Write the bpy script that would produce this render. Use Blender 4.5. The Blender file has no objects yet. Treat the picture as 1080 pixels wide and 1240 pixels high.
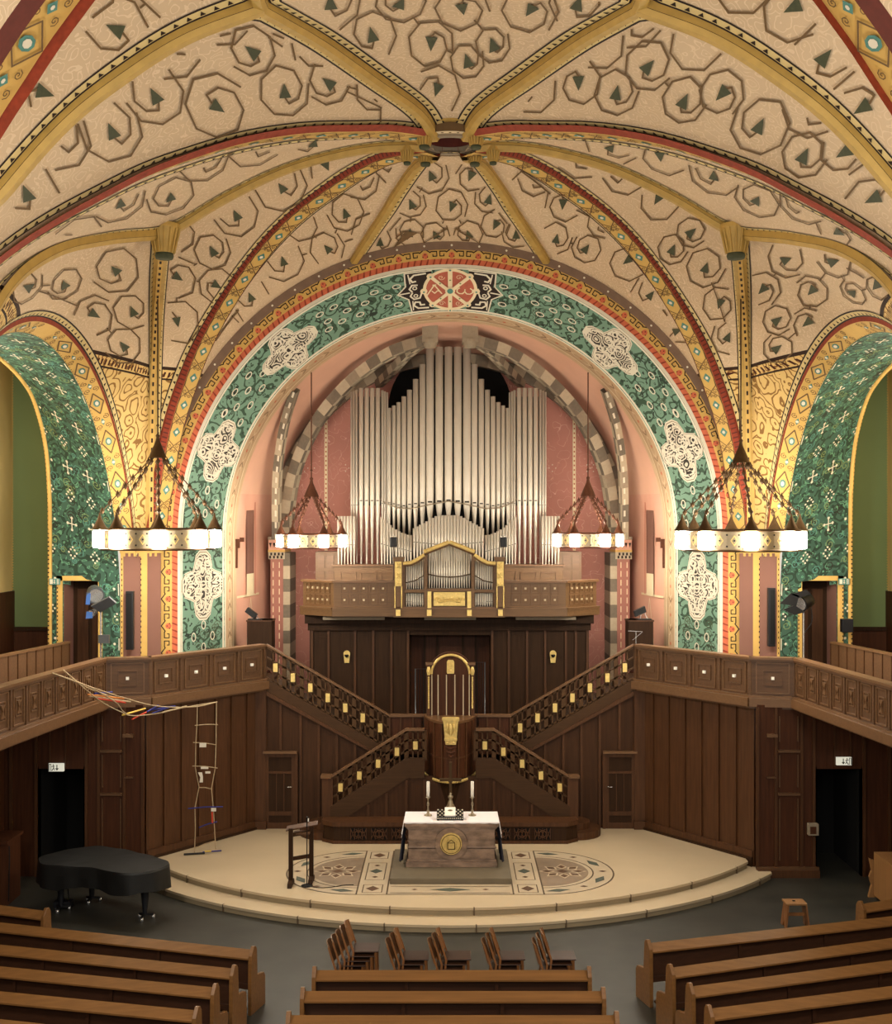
import bpy, math, random
from mathutils import Vector as V
random.seed(7)
C = bpy.context.scene.collection
PI = math.pi
F = 1450.0; CX = 545.0; HZ = 635.0; EYE = 7.7
def X(px, Y): return (px-CX)*Y/F
def Z(py, Y): return EYE-(py-HZ)*Y/F
def W(px, py, Y): return V((X(px, Y), Y, Z(py, Y)))

# ------------------------------------------------------------------ materials
def lin(c):
    return tuple(((v/255.0)/12.92 if v/255.0 <= 0.04045 else ((v/255.0+0.055)/1.055)**2.4) for v in c)+(1.0,)
M = {}
def base(name, rough=0.6, metal=0.0, spec=0.4):
    m = bpy.data.materials.new(name); m.use_nodes = True
    nt = m.node_tree; b = nt.nodes['Principled BSDF']
    b.inputs['Roughness'].default_value = rough; b.inputs['Metallic'].default_value = metal
    b.inputs['Specular IOR Level'].default_value = spec
    M[name] = m
    return m, nt, b
def node(nt, t, **kw):
    n = nt.nodes.new(t)
    for k, v in kw.items():
        if k in n.inputs: n.inputs[k].default_value = v
        else: setattr(n, k, v)
    return n
def mixc(nt, fac, a, b):
    n = nt.nodes.new('ShaderNodeMix'); n.data_type = 'RGBA'
    for sock, val in ((n.inputs[0], fac), (n.inputs[6], a), (n.inputs[7], b)):
        if hasattr(val, 'is_output') or hasattr(val, 'links'): nt.links.new(val, sock)
        else: sock.default_value = val
    return n.outputs[2]
def math_(nt, op, a, b=0.0):
    n = nt.nodes.new('ShaderNodeMath'); n.operation = op
    for sock, val in ((n.inputs[0], a), (n.inputs[1], b)):
        if hasattr(val, 'links'): nt.links.new(val, sock)
        else: sock.default_value = val
    return n.outputs[0]
def coords(nt, scale=(1, 1, 1)):
    tc = nt.nodes.new('ShaderNodeTexCoord'); mp = nt.nodes.new('ShaderNodeMapping')
    mp.inputs['Scale'].default_value = scale
    nt.links.new(tc.outputs['Object'], mp.inputs['Vector'])
    return mp.outputs['Vector']
def plain(name, c, rough=0.6, metal=0.0, var=0.12, scale=3.0, bump=0.0, stretch=(1, 1, 1), spec=0.4):
    m, nt, b = base(name, rough, metal, spec)
    n = node(nt, 'ShaderNodeTexNoise', Scale=scale, Detail=4.0)
    nt.links.new(coords(nt, stretch), n.inputs['Vector'])
    c = lin(c)
    lo = tuple(v*(1-var*1.6) for v in c[:3])+(1,); hi = tuple(min(1, v*(1+var*1.4)) for v in c[:3])+(1,)
    nt.links.new(mixc(nt, n.outputs['Fac'], lo, hi), b.inputs['Base Color'])
    if bump:
        bp = node(nt, 'ShaderNodeBump', Strength=bump, Distance=0.02)
        nt.links.new(n.outputs['Fac'], bp.inputs['Height']); nt.links.new(bp.outputs['Normal'], b.inputs['Normal'])
    return m
def rings(nt, scale, freq, thr, warp=0.25, rand=1.0):
    co = coords(nt)
    nz = node(nt, 'ShaderNodeTexNoise', Scale=scale*0.7, Detail=2.0); nt.links.new(co, nz.inputs['Vector'])
    add = nt.nodes.new('ShaderNodeVectorMath'); add.operation = 'MULTIPLY_ADD'
    nt.links.new(nz.outputs['Color'], add.inputs[0]); add.inputs[1].default_value = (warp/scale*3,)*3
    nt.links.new(co, add.inputs[2])
    v = node(nt, 'ShaderNodeTexVoronoi', Scale=scale, Randomness=rand); nt.links.new(add.outputs[0], v.inputs['Vector'])
    s = math_(nt, 'SINE', math_(nt, 'MULTIPLY', v.outputs['Distance'], freq))
    return math_(nt, 'GREATER_THAN', s, thr), v, nz
def scroll(name, base_c, line_c, scale, freq, thr, rough=0.75, third=None, warp=0.25):
    m, nt, b = base(name, rough)
    mask, v, nz = rings(nt, scale, freq, thr, warp)
    bc = mixc(nt, nz.outputs['Fac'], tuple(x*0.88 for x in lin(base_c)[:3])+(1,), tuple(min(1, x*1.12) for x in lin(base_c)[:3])+(1,))
    out = mixc(nt, mask, bc, lin(line_c))
    if third:
        m2, v2, n2 = rings(nt, scale*2.1, freq*0.6, 0.86, warp)
        out = mixc(nt, m2, out, lin(third))
    nt.links.new(out, b.inputs['Base Color'])
    return m
def web_material():
    m, nt, b = base('painted_vault_plaster', 0.85, 0, 0.2)
    mask, v, nz = rings(nt, 4.4, 22.0, 0.80, 0.35)
    big = node(nt, 'ShaderNodeTexNoise', Scale=0.35, Detail=3.0); nt.links.new(coords(nt), big.inputs['Vector'])
    tan = mixc(nt, big.outputs['Fac'], lin((186, 161, 130)), lin((210, 186, 155)))
    up = mixc(nt, mask, tan, lin((214, 191, 160)))
    mask2, v2, n2 = rings(nt, 2.4, 20.0, 0.62, 0.35)
    lo = mixc(nt, mask2, lin((214, 182, 118)), lin((136, 100, 54)))
    g = nt.nodes.new('ShaderNodeNewGeometry'); sp = nt.nodes.new('ShaderNodeSeparateXYZ')
    nt.links.new(g.outputs['Position'], sp.inputs[0])
    col = mixc(nt, math_(nt, 'LESS_THAN', sp.outputs['Z'], 11.42), up, lo)
    l1 = math_(nt, 'LESS_THAN', math_(nt, 'ABSOLUTE', math_(nt, 'SUBTRACT', sp.outputs['Z'], 11.44)), 0.035)
    l2 = math_(nt, 'LESS_THAN', math_(nt, 'ABSOLUTE', math_(nt, 'SUBTRACT', sp.outputs['Z'], 11.2)), 0.02)
    # small teeth of the frieze under the line
    saw = math_(nt, 'FRACT', math_(nt, 'MULTIPLY', math_(nt, 'ADD', sp.outputs['X'], sp.outputs['Y']), 6.0))
    saw = math_(nt, 'ABSOLUTE', math_(nt, 'SUBTRACT', saw, 0.5))
    hh = math_(nt, 'SUBTRACT', 11.40, sp.outputs['Z'])
    tooth = math_(nt, 'LESS_THAN', math_(nt, 'ABSOLUTE', math_(nt, 'SUBTRACT', math_(nt, 'MULTIPLY', hh, 5.0), 0.5)), 0.28)
    tooth = math_(nt, 'MULTIPLY', tooth, math_(nt, 'LESS_THAN', saw, 0.22))
    col = mixc(nt, tooth, col, lin((70, 30, 22)))
    col = mixc(nt, math_(nt, 'MAXIMUM', l1, l2), col, lin((52, 34, 24)))
    nt.links.new(col, b.inputs['Base Color'])
web_material()
def wood(name, c, rough=0.45, var=0.35, axis='z', spec=0.4):
    st = {'z': (9, 9, 0.6), 'x': (0.6, 9, 9)}[axis]
    return plain(name, c, rough, 0, var, 2.2, 0.08, st, spec)
wood('dark_oak', (78, 49, 28), 0.5, spec=0.25)
wood('darker_oak', (52, 33, 18), 0.6, spec=0.15)
wood('red_oak', (72, 40, 22), 0.55, spec=0.2)
wood('parapet_oak', (92, 64, 41), 0.45, 0.25, 'x')
wood('parapet_trim', (110, 80, 54), 0.38, 0.2, 'x')
wood('handrail_oak', (108, 78, 52), 0.35, 0.2, 'x')
plain('lattice_oak', (76, 53, 32), 0.6, 0, 0.05, 1.0, spec=0.2)
wood('stair_oak', (68, 46, 27), 0.55, 0.25, 'x', 0.2)
wood('stair_panel', (66, 41, 23), 0.55, 0.35, 'z', 0.2)
wood('pew_oak', (116, 80, 44), 0.33, 0.25, 'x')
wood('pew_dark_oak', (58, 34, 20), 0.45, 0.3, 'x')
wood('chair_wood', (128, 84, 48), 0.4, 0.25)
wood('organ_oak', (104, 76, 48), 0.45, 0.22, 'x')
wood('crate_wood', (140, 100, 58), 0.55, 0.15)
plain('void_shade', (6, 5, 4), 0.9, 0, 0.0)  # near-black painted for the darkness inside openings, holes and gaps
plain('black_metal', (22, 21, 22), 0.45, 0.3, 0.05)
plain('black_plastic', (17, 18, 24), 0.5, 0, 0.05)
plain('lamp_housing', (86, 88, 92), 0.35, 0.5, 0.1)
plain('blue_gel', (52, 84, 140), 0.4, 0, 0.1)
plain('old_bronze', (84, 64, 42), 0.45, 0.7, 0.2, 12)
plain('brown_iron', (92, 54, 36), 0.55, 0.4, 0.2, 12)
plain('gilt', (222, 194, 120), 0.4, 0.4, 0.22, 14, 0.5)
plain('gold_plaque', (232, 204, 128), 0.4, 0.35, 0.15, 14, 0.3)
plain('pipe_tin', (200, 192, 178), 0.36, 0.2, 0.05, 1.0)
plain('pipe_shadow', (34, 28, 22), 0.7)
plain('silver_stick', (150, 136, 112), 0.35, 0.7, 0.15, 12)
plain('white_wax', (250, 246, 236), 0.5, 0, 0.02)
plain('white_linen', (240, 236, 240), 0.8, 0, 0.03, 6)
plain('navy_cloth', (22, 26, 44), 0.9, 0, 0.1, 8)
plain('piano_cloth', (19, 19, 18), 0.55, 0, 0.15, 5, 0.2)
plain('chrome', (200, 200, 200), 0.25, 0.8, 0.05)
plain('pale_stone', (192, 174, 144), 0.55, 0, 0.07, 0.9, 0.02)
plain('pale_stone_riser', (150, 134, 106), 0.65, 0, 0.1, 2)
plain('inlay_line', (92, 76, 58), 0.5, 0, 0.1)
plain('inlay_grey', (142, 124, 104), 0.5, 0, 0.12, 3)
plain('inlay_brown', (100, 74, 56), 0.45, 0, 0.15, 4)
plain('inlay_green', (84, 92, 82), 0.45, 0, 0.15, 4)
plain('inlay_cream', (188, 172, 146), 0.5, 0, 0.06, 3)
plain('altar_marble', (146, 122, 104), 0.35, 0, 0.62, 5.5, 0.03, (.8, 1, 1.5))
plain('altar_step_stone', (112, 102, 84), 0.5, 0, 0.14, 3)
plain('slate_floor', (52, 51, 45), 0.45, 0, 0.4, 1.6, 0.03)
plain('pink_plaster', (190, 122, 104), 0.8, 0, 0.06, 1.5)
plain('pink_light', (210, 158, 136), 0.8, 0, 0.07, 1.5)
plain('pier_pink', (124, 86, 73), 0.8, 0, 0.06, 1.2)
plain('apse_pier_pink', (160, 108, 96), 0.85, 0, 0.06)  # deeper pink of the apse piers
plain('apse_vault', (212, 166, 142), 0.8, 0, 0.06, 1.5)
plain('cream_paint', (224, 206, 170), 0.8, 0, 0.05, 4)
plain('white_paint', (212, 204, 184), 0.8, 0, 0.04, 4)
plain('yellow_paint', (200, 162, 88), 0.75, 0, 0.07, 3)
plain('yellow_wall', (214, 184, 122), 0.8, 0, 0.06, 1)
plain('green_wall', (112, 128, 82), 0.8, 0, 0.05, 1)
plain('gold_rib', (180, 148, 78), 0.5, 0.15, 0.16, 5)
plain('band_cream', (206, 184, 128), 0.8, 0, 0.08, 5)
plain('black_paint', (38, 24, 18), 0.8, 0, 0.1)
plain('brown_line', (104, 80, 50), 0.85, 0, 0.1)
plain('leaf_green', (66, 70, 48), 0.8, 0, 0.25, 16)
plain('red_band', (140, 56, 34), 0.75, 0, 0.3, 10)
plain('dark_red', (92, 36, 26), 0.75, 0, 0.2, 10)
plain('orange_band', (198, 102, 70), 0.75, 0, 0.2, 9)
plain('wheel_red', (172, 92, 72), 0.8, 0, 0.14, 10)
plain('grey_moulding', (112, 88, 70), 0.7, 0, 0.15, 5)
plain('teal_paint', (78, 128, 118), 0.75, 0, 0.15, 10)
plain('stone_light', (176, 162, 138), 0.75, 0, 0.1, 12)
plain('stone_dark', (110, 100, 86), 0.75, 0, 0.15, 12)
plain('stone_mid', (142, 128, 108), 0.75, 0, 0.12, 12)
plain('beige_soffit', (196, 166, 132), 0.8, 0, 0.12, 3)
scroll('green_scroll', (106, 138, 118), (48, 72, 54), 2.6, 16.0, 0.60, third=(32, 44, 34), warp=0.4)
scroll('dark_green_scroll', (54, 86, 72), (30, 52, 38), 3.0, 16.0, 0.30, third=(88, 136, 108), warp=0.5)
scroll('lace', (46, 38, 32), (200, 190, 170), 3.4, 30.0, -0.05, warp=0.3)
scroll('pink_fleck', (176, 118, 104), (205, 160, 145), 2.4, 16.0, 0.993, warp=0.6)
plain('rope_fibre', (176, 156, 124), 0.9, 0, 0.15, 20)
for nm, c in (('blue_stick', (44, 48, 120)), ('red_stick', (190, 66, 44)), ('yellow_stick', (222, 190, 90)), ('orange_stick', (206, 128, 60)), ('paper_white', (228, 222, 206))):
    plain(nm, c, 0.7, 0, 0.05)
def emit(name, c, s):
    m, nt, b = base(name)
    b.inputs['Base Color'].default_value = lin(c)
    b.inputs['Emission Color'].default_value = lin(c); b.inputs['Emission Strength'].default_value = s
LAMP = 80.0
emit('lamp_glow', (255, 246, 228), LAMP)
emit('lamp_glow_small', (255, 244, 224), LAMP*0.75)
emit('exit_glow', (226, 224, 206), 0.42)

# ------------------------------------------------------------------ mesh builder
def world_loc(o):
    l = V((0, 0, 0))
    while o is not None:
        l += o.location; o = o.parent
    return l
class MB:
    def __init__(s): s.v = []; s.f = []; s.m = []; s.sm = []; s.slots = []
    def mi(s, m):
        if m not in s.slots: s.slots.append(m)
        return s.slots.index(m)
    def add(s, vs, fs, m, smooth=False):
        o = len(s.v); s.v += [V(v) for v in vs]; i = s.mi(m)
        for f in fs:
            s.f.append([a+o for a in f]); s.m.append(i); s.sm.append(smooth)
    def build(s, name, parent=None, kind=None, label=None, cat=None, group=None, bevel=0.0):
        me = bpy.data.meshes.new(name)
        off = world_loc(parent) if parent else V((0, 0, 0))
        me.from_pydata([tuple(v-off) for v in s.v], [], s.f)
        for n in s.slots: me.materials.append(M[n])
        me.polygons.foreach_set('material_index', s.m)
        me.polygons.foreach_set('use_smooth', s.sm)
        me.update()
        o = bpy.data.objects.new(name, me); C.objects.link(o)
        if parent: o.parent = parent
        if kind: o['kind'] = kind
        if label: o['label'] = label
        if cat: o['category'] = cat
        if group: o['group'] = group
        if bevel:
            b = o.modifiers.new('Bevel', 'BEVEL'); b.width = bevel; b.segments = 2; b.limit_method = 'ANGLE'
        return o
def thing(name, label, cat, loc=(0, 0, 0), group=None):
    o = bpy.data.objects.new(name, None); C.objects.link(o); o.location = loc
    o['label'] = label; o['category'] = cat
    if group: o['group'] = group
    return o
def dup(o, parent=None):
    c = o.copy(); C.objects.link(c)
    if parent: c.parent = parent
    for ch in list(o.children): dup(ch, c)
    return c
BOXF = [(0, 3, 2, 1), (4, 5, 6, 7), (0, 1, 5, 4), (1, 2, 6, 5), (2, 3, 7, 6), (3, 0, 4, 7)]
def box(mb, a, b, m):
    x0, y0, z0 = [min(p, q) for p, q in zip(a, b)]; x1, y1, z1 = [max(p, q) for p, q in zip(a, b)]
    mb.add([(x0, y0, z0), (x1, y0, z0), (x1, y1, z0), (x0, y1, z0), (x0, y0, z1), (x1, y0, z1), (x1, y1, z1), (x0, y1, z1)], BOXF, m)
def obox(mb, o, u, v, w, m):
    o, u, v, w = V(o), V(u), V(v), V(w)
    if u.cross(v).dot(w) < 0: u, v = v, u
    mb.add([o, o+u, o+u+v, o+v, o+w, o+u+w, o+u+v+w, o+v+w], BOXF, m)
def bar(mb, a, b, w, t, m, up=V((0, 0, 1))):
    a, b = V(a), V(b); d = (b-a)
    s = d.cross(up)
    if s.length < 1e-6: s = d.cross(V((0, 1, 0)))
    s.normalize(); n = s.cross(d).normalized()
    obox(mb, a-s*w/2-n*t/2, d, s*w, n*t, m)
def prism(mb, pts, d, m):
    """polygon pts (3D) pushed along d"""
    pts = [V(p) for p in pts]; d = V(d); n = len(pts)
    nn = V((0, 0, 0))
    for i in range(n): nn += pts[i].cross(pts[(i+1) % n])
    if nn.dot(d) > 0: pts = pts[::-1]
    vs = pts+[p+d for p in pts]
    mb.add(vs, [list(range(n)), list(range(2*n-1, n-1, -1))]+[[(i+1) % n, i, i+n, (i+1) % n+n] for i in range(n)], m)
def fprism(mb, xz, Y0, Y1, m): prism(mb, [(x, Y0, z) for x, z in xz], (0, Y1-Y0, 0), m)
def tube(mb, pts, r, m, n=8, closed=False, smooth=True, caps=True):
    pts = [V(p) for p in pts]; k = len(pts); rs = r if isinstance(r, (list, tuple)) else [r]*k
    vs = []; fs = []; ref = None
    for i, p in enumerate(pts):
        if closed: t = pts[(i+1) % k]-pts[i-1]
        else: t = pts[min(i+1, k-1)]-pts[max(i-1, 0)]
        t.normalize()
        if ref is None: ref = V((0, 0, 1)) if abs(t.z) < 0.9 else V((1, 0, 0))
        a = (ref-t*ref.dot(t)).normalized(); ref = a; b = t.cross(a)
        for j in range(n):
            an = 2*PI*j/n; vs.append(p+(a*math.cos(an)+b*math.sin(an))*rs[i])
    for i in range(k if closed else k-1):
        for j in range(n):
            i2 = (i+1) % k
            fs.append([i*n+j, i*n+(j+1) % n, i2*n+(j+1) % n, i2*n+j])
    mb.add(vs, fs, m, smooth)
    if not closed and caps:
        mb.add(vs[:n], [list(range(n-1, -1, -1))], m); mb.add(vs[-n:], [list(range(n))], m)
def lathe(mb, prof, c, m, n=20, smooth=True, a0=0, a1=2*PI):
    c = V(c); k = len(prof); vs = []; fs = []; full = abs(a1-a0-2*PI) < 1e-6; nn = n if full else n+1
    for r, z in prof:
        for j in range(nn):
            a = a0+(a1-a0)*j/n; vs.append(c+V((r*math.cos(a), r*math.sin(a), z)))
    for i in range(k-1):
        for j in range(n):
            j2 = (j+1) % nn
            fs.append([i*nn+j, i*nn+j2, (i+1)*nn+j2, (i+1)*nn+j])
    mb.add(vs, fs, m, smooth)
def grid(mb, fn, nu, nv, m, smooth=True, flip=False):
    vs = [fn(i/nu, j/nv) for i in range(nu+1) for j in range(nv+1)]
    fs = []
    for i in range(nu):
        for j in range(nv):
            q = [i*(nv+1)+j, (i+1)*(nv+1)+j, (i+1)*(nv+1)+j+1, i*(nv+1)+j+1]
            fs.append(q[::-1] if flip else q)
    mb.add(vs, fs, m, smooth)
# painted ornament: fn maps (s, a) in metres to a point on a surface
def ppoly(mb, fn, pts, m):
    vs = [fn(*p) for p in pts]
    if any(v is None for v in vs): return
    mb.add(vs, [list(range(len(vs)))], m)
def pline(mb, fn, pts, w, m, closed=False):
    if closed: pts = list(pts)+[pts[0]]
    for (x0, y0), (x1, y1) in zip(pts[:-1], pts[1:]):
        L = math.hypot(x1-x0, y1-y0)
        if L < 1e-6: continue
        dx, dy = (x1-x0)/L*w*0.3, (y1-y0)/L*w*0.3; nx, ny = -(y1-y0)/L*w/2, (x1-x0)/L*w/2
        ppoly(mb, fn, [(x0-dx+nx, y0-dy+ny), (x1+dx+nx, y1+dy+ny), (x1+dx-nx, y1+dy-ny), (x0-dx-nx, y0-dy-ny)], m)
def circ(x, y, rx, ry=None, n=12, ph=0.0): return [(x+rx*math.cos(2*PI*i/n+ph), y+(ry or rx)*math.sin(2*PI*i/n+ph)) for i in range(n)]
def spiral(x, y, r, turns, ph, n=14, sgn=1): return [(x+r*(1-i/n*0.85)*math.cos(ph+sgn*2*PI*turns*i/n), y+r*(1-i/n*0.85)*math.sin(ph+sgn*2*PI*turns*i/n)) for i in range(n+1)]

# curves --------------------------------------------------------------------
class Curve:
    def __init__(s, pts, n=60, smooth=True):
        pts = [V(p) for p in pts]
        if smooth and len(pts) > 2:
            out = []
            for i in range(len(pts)-1):
                p0 = pts[i-1] if i else pts[0]*2-pts[1]
                p1, p2 = pts[i], pts[i+1]; p3 = pts[i+2] if i+2 < len(pts) else pts[-1]*2-pts[-2]
                for k in range(10):
                    t = k/10
                    out.append(0.5*((2*p1)+(p2-p0)*t+(2*p0-5*p1+4*p2-p3)*t*t+(3*p1-p0-3*p2+p3)*t**3))
            out.append(pts[-1]); pts = out
        L = [0]
        for a, b in zip(pts[:-1], pts[1:]): L.append(L[-1]+(b-a).length)
        s.L = L[-1]; s.raw = pts; s.cum = L
        s.p = [s._at(s.L*i/n) for i in range(n+1)]; s.n = n
    def _at(s, d):
        d = max(0, min(s.L, d))
        lo, hi = 0, len(s.cum)-1
        while hi-lo > 1:
            m = (lo+hi)//2
            if s.cum[m] <= d: lo = m
            else: hi = m
        t = (d-s.cum[lo])/max(1e-9, s.cum[hi]-s.cum[lo])
        return s.raw[lo].lerp(s.raw[hi], t)
    def at(s, u):
        x = max(0, min(1, u))*s.n; i = min(s.n-1, int(x)); return s.p[i].lerp(s.p[i+1], x-i)
    def tan(s, u): return (s.at(min(1, u+0.01))-s.at(max(0, u-0.01))).normalized()
CEN = V((0, 23.7, 7.5))
class Patch:
    """ruled vault web between two curves"""
    def __init__(s, c0, c1, rise=None): s.c0, s.c1, s.rise = c0, c1, rise
    def P(s, u, v):
        p = s.c0.at(u).lerp(s.c1.at(u), v)
        if s.rise: p = p+V((0, 0, s.rise(u)*4*v*(1-v)))
        return p
    def N(s, u, v):
        e = 0.01
        a = s.P(min(1, u+e), v)-s.P(max(0, u-e), v); b = s.P(u, min(1, v+e))-s.P(u, max(0, v-e))
        n = a.cross(b)
        if n.length < 1e-9: return (CEN-s.P(u, v)).normalized()
        n.normalize()
        return n if n.dot(CEN-s.P(u, v)) > 0 else -n
    def off(s, u, v, o): return s.P(u, v)+s.N(u, v)*o
    def edge(s, side, o):
        c = s.c1 if side else s.c0
        def fn(sm, a):
            u = sm/c.L
            if u < 0 or u > 1: return None
            w = (s.c1.at(u)-s.c0.at(u)).length
            v = a/max(w, 1e-3)
            if v > 0.98: return None
            return s.off(u, 1-v if side else v, o)
        return fn
    def band(s, mb, side, a0, a1, m, o=0.012, n=60):
        vs = []; fs = []
        for i in range(n+1):
            u = i/n; w = max((s.c1.at(u)-s.c0.at(u)).length, 1e-3)
            for a in (a0, a1):
                v = min(1, a/w); vs.append(s.off(u, 1-v if side else v, o))
        for i in range(n): fs.append([2*i, 2*i+1, 2*i+3, 2*i+2])
        mb.add(vs, fs, m)
    def axes(s, u, v):
        """in-surface axes: level with, and running away from, the people below"""
        n = s.N(u, v); w = V((0, 0, EYE))-s.P(u, v)
        ey = -(w-n*w.dot(n)).normalized(); ex = n.cross(ey).normalized()
        if ex.x < 0: ex = -ex
        return ex, ey
    def stretch(s, u, v): return 1/max(.36, abs(s.N(u, v).dot((V((0, 0, EYE))-s.P(u, v)).normalized())))
    def local(s, u, v, o=0.026):
        """metric chart around a point: x to screen right-ish, y upwards"""
        p = s.P(u, v); st = s.stretch(u, v); ex, ey = s.axes(u, v)
        def fn(x, y):
            t = p+ex*x+ey*(y*st); uu, vv = u, v; e = 1e-3
            for _ in range(4):
                q = s.P(uu, vv); pu = (s.P(uu+e, vv)-s.P(uu-e, vv))/(2*e); pv = (s.P(uu, vv+e)-s.P(uu, vv-e))/(2*e)
                a, b, c, d = pu.dot(ex), pv.dot(ex), pu.dot(ey), pv.dot(ey); det = a*d-b*c
                if abs(det) < 1e-6: return None
                rx, ry = (t-q).dot(ex), (t-q).dot(ey)
                uu += max(-.2, min(.2, (d*rx-b*ry)/det)); vv += max(-.3, min(.3, (-c*rx+a*ry)/det))
                if not (-.3 < uu < 1.3 and -.6 < vv < 1.6): return None
            if not (0.004 < uu < 0.996): return None
            w = (s.c1.at(uu)-s.c0.at(uu)).length; mg = min(0.45, 0.30/max(w, 0.01))
            if not (mg < vv < 1-mg): return None
            return s.off(uu, vv, o)
        return fn
def rib_frame(c, ref=CEN):
    fr = []
    for i in range(c.n+1):
        t = c.tan(i/c.n); a, b = c.p[0], c.p[-1]
        h = V((b.x-a.x, b.y-a.y, 0))
        if h.length < 1e-6: h = V((1, 0, 0))
        nrm = h.cross(V((0, 0, 1))).normalized()
        d = nrm.cross(t).normalized()
        if d.dot(ref-c.p[i]) < 0: d = -d
        fr.append((c.p[i], nrm, d))
    return fr
def rib(mb, c, prof, mats):
    """prof: list of (lateral, down); mats: one per side"""
    fr = rib_frame(c); k = len(prof)
    for j in range(k-1):
        vs = []; fs = []
        for p, nrm, d in fr:
            vs.append(p+nrm*prof[j][0]+d*prof[j][1]); vs.append(p+nrm*prof[j+1][0]+d*prof[j+1][1])
        for i in range(len(fr)-1): fs.append([2*i, 2*i+1, 2*i+3, 2*i+2])
        mb.add(vs, fs, mats[j])
def ribmap(c, down):
    fr = rib_frame(c)
    def fn(s, a):
        u = s/c.L
        if u < 0 or u > 1: return None
        x = u*c.n; i = min(c.n-1, int(x)); t = x-i
        p = fr[i][0].lerp(fr[i+1][0], t); nrm = fr[i][1]; d = fr[i][2].lerp(fr[i+1][2], t)
        return p+nrm*a+d*down
    return fn
def on_plan(A, B, pts):
    """points of a rib seen at pts, standing over the plan line A-B"""
    out = []
    for px, py in pts:
        k = (px-CX)/F; dx, dy = B[0]-A[0], B[1]-A[1]
        t = (k*A[1]-A[0])/(dx-k*dy); Y = A[1]+dy*t; out.append(V((A[0]+dx*t, Y, Z(py, Y))))
    return out
def mir(p): return V((-p.x, p.y, p.z))
def mirc(c): return Curve([mir(p) for p in c.p], c.n, False)

# ================================================================== VAULT
BX, BY, BZ = 0.0, 23.7, 15.35
FC = (-7.5, 30.2); NC = (-7.5, 17.2)
Df = Curve([V((-0.35, 23.95, 15.25))]+on_plan((0, BY), FC, [(472, 186), (435, 203), (398, 227), (363, 253), (332, 283), (305, 316), (281, 351), (259, 388), (240, 427), (226, 466), (213, 506), (204, 547), (198, 587)])+[V((-7.32, 30.1, 8.1)), V((-7.4, 30.15, 7.2))])
Dn = Curve([V((-0.35, 23.45, 15.25))]+on_plan((0, BY), NC, [(467, 160), (419, 160), (372, 161), (327, 166), (277, 176), (225, 192), (172, 212), (125, 236), (60, 272), (0, 312), (-70, 372), (-140, 450)])+[V((-7.4, 17.25, 7.0))])
JX = (-5.70, BY)
Lr = Curve([V((-0.5, BY, 15.25))]+on_plan((0, BY), (-7, BY), [(490, 172), (430, 177), (350, 198), (275, 233), (215, 269)])+[V((-5.70, BY, 13.55))])
def tier(corner, tab):
    return Curve([V((-5.70+(corner[0]+5.70)*t, BY+(corner[1]-BY)*t, z)) for t, z in tab])
TAB = [(0, 13.55), (.06, 13.4), (.3, 12.95), (.547, 12.35), (.74, 11.45), (.88, 10.0), (.95, 8.7), (1.0, 7.2)]
Sr = tier((-7.55, 30.2), TAB); Nr = tier((-7.55, 17.2), TAB)
T1 = Curve([V((-0.3, 24.1, 15.2))]+on_plan((-0.1, 23.9), (-2.45, 30.2), [(505, 197), (480, 232), (465, 257), (447, 284)])+[V((-2.42, 30.2, 14.42))])
ZC = 7.39; RM = 7.44; YF = 30.2
a0 = math.acos(-2.42/RM)
Farc = [V((RM*math.cos(a0+(PI-a0)*i/24), YF, ZC+RM*math.sin(a0+(PI-a0)*i/24))) for i in range(25)]
C1 = Curve(T1.p+Farc[1:]+[V((-RM, YF, 7.0))], 80, False)
Mr = Curve([V((-0.3, 23.3, 15.3))]+on_plan((-0.1, 23.5), (-2.7, 17.0), [(505, 130), (450, 90), (390, 47), (345, 20)])+[W(315, 3, 17.0)])
J2 = Mr.p[-1]
Mx = Curve(Mr.p+[J2.lerp(W(285, -95, 15.2), .5)+V((0, 0, .12)), W(285, -95, 15.2)], 60, False)
Kr = Curve([J2, W(225, 37, 16.8), W(150, 83, 16.6), W(75, 142, 16.5), W(0, 226, 16.4), W(-90, 345, 16.4), V((-7.5, 17.15, 7.0))])
Kx = Curve([Mx.p[-1]]+[J2]+Kr.p[1:], 70, False)
NA = Curve([W(330, -330, 14.2), W(200, -160, 14.6), W(75, 8, 15), W(45, 50, 15.1), W(18, 92, 15.2), W(-10, 135, 15.3), W(-60, 220, 15.6), W(-110, 330, 16.0), V((-7.5, 16.2, 7.0))])
XW = -7.85; RW = 6.4; ZW = 5.33
def warc(sgn, n=30):
    return [V((XW, BY+sgn*RW*math.sin(PI/2*i/n), ZW+RW*math.cos(PI/2*i/n))) for i in range(n+1)]
WF = Curve(warc(1), 60, False); WN = Curve(warc(-1), 60, False)
JS = Curve(Lr.p+Sr.p[1:], 80, False); JN = Curve(Lr.p+Nr.p[1:], 80, False)
M_bands = [(0.0, 0.035, 'black_paint'), (0.035, 0.15, 'band_cream'), (0.15, 0.185, 'black_paint')]
def cut(c, u0): return Curve([c.at(u0+(1-u0)*i/70) for i in range(71)], 70, False)
webs = {
 'front': Patch(Df, C1), 'sidefront': Patch(Df, JS), 'wall': Patch(Curve(Nr.p[::-1]+Sr.p[1:], 120, False), Curve(WN.p[::-1]+WF.p[1:], 120, False)),
 'sidenear': Patch(Dn, JN), 'near': Patch(Dn, Curve(Mr.p+Kr.p[1:], 90, False)), 'beyond': Patch(Kx, NA)}
allp = []
for k, p in webs.items():
    allp.append((k+'L', p)); allp.append((k+'R', Patch(mirc(p.c0), mirc(p.c1))))
allp.append(('centre', Patch(T1, mirc(T1), rise=lambda u: 0.40*u*u)))
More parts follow.
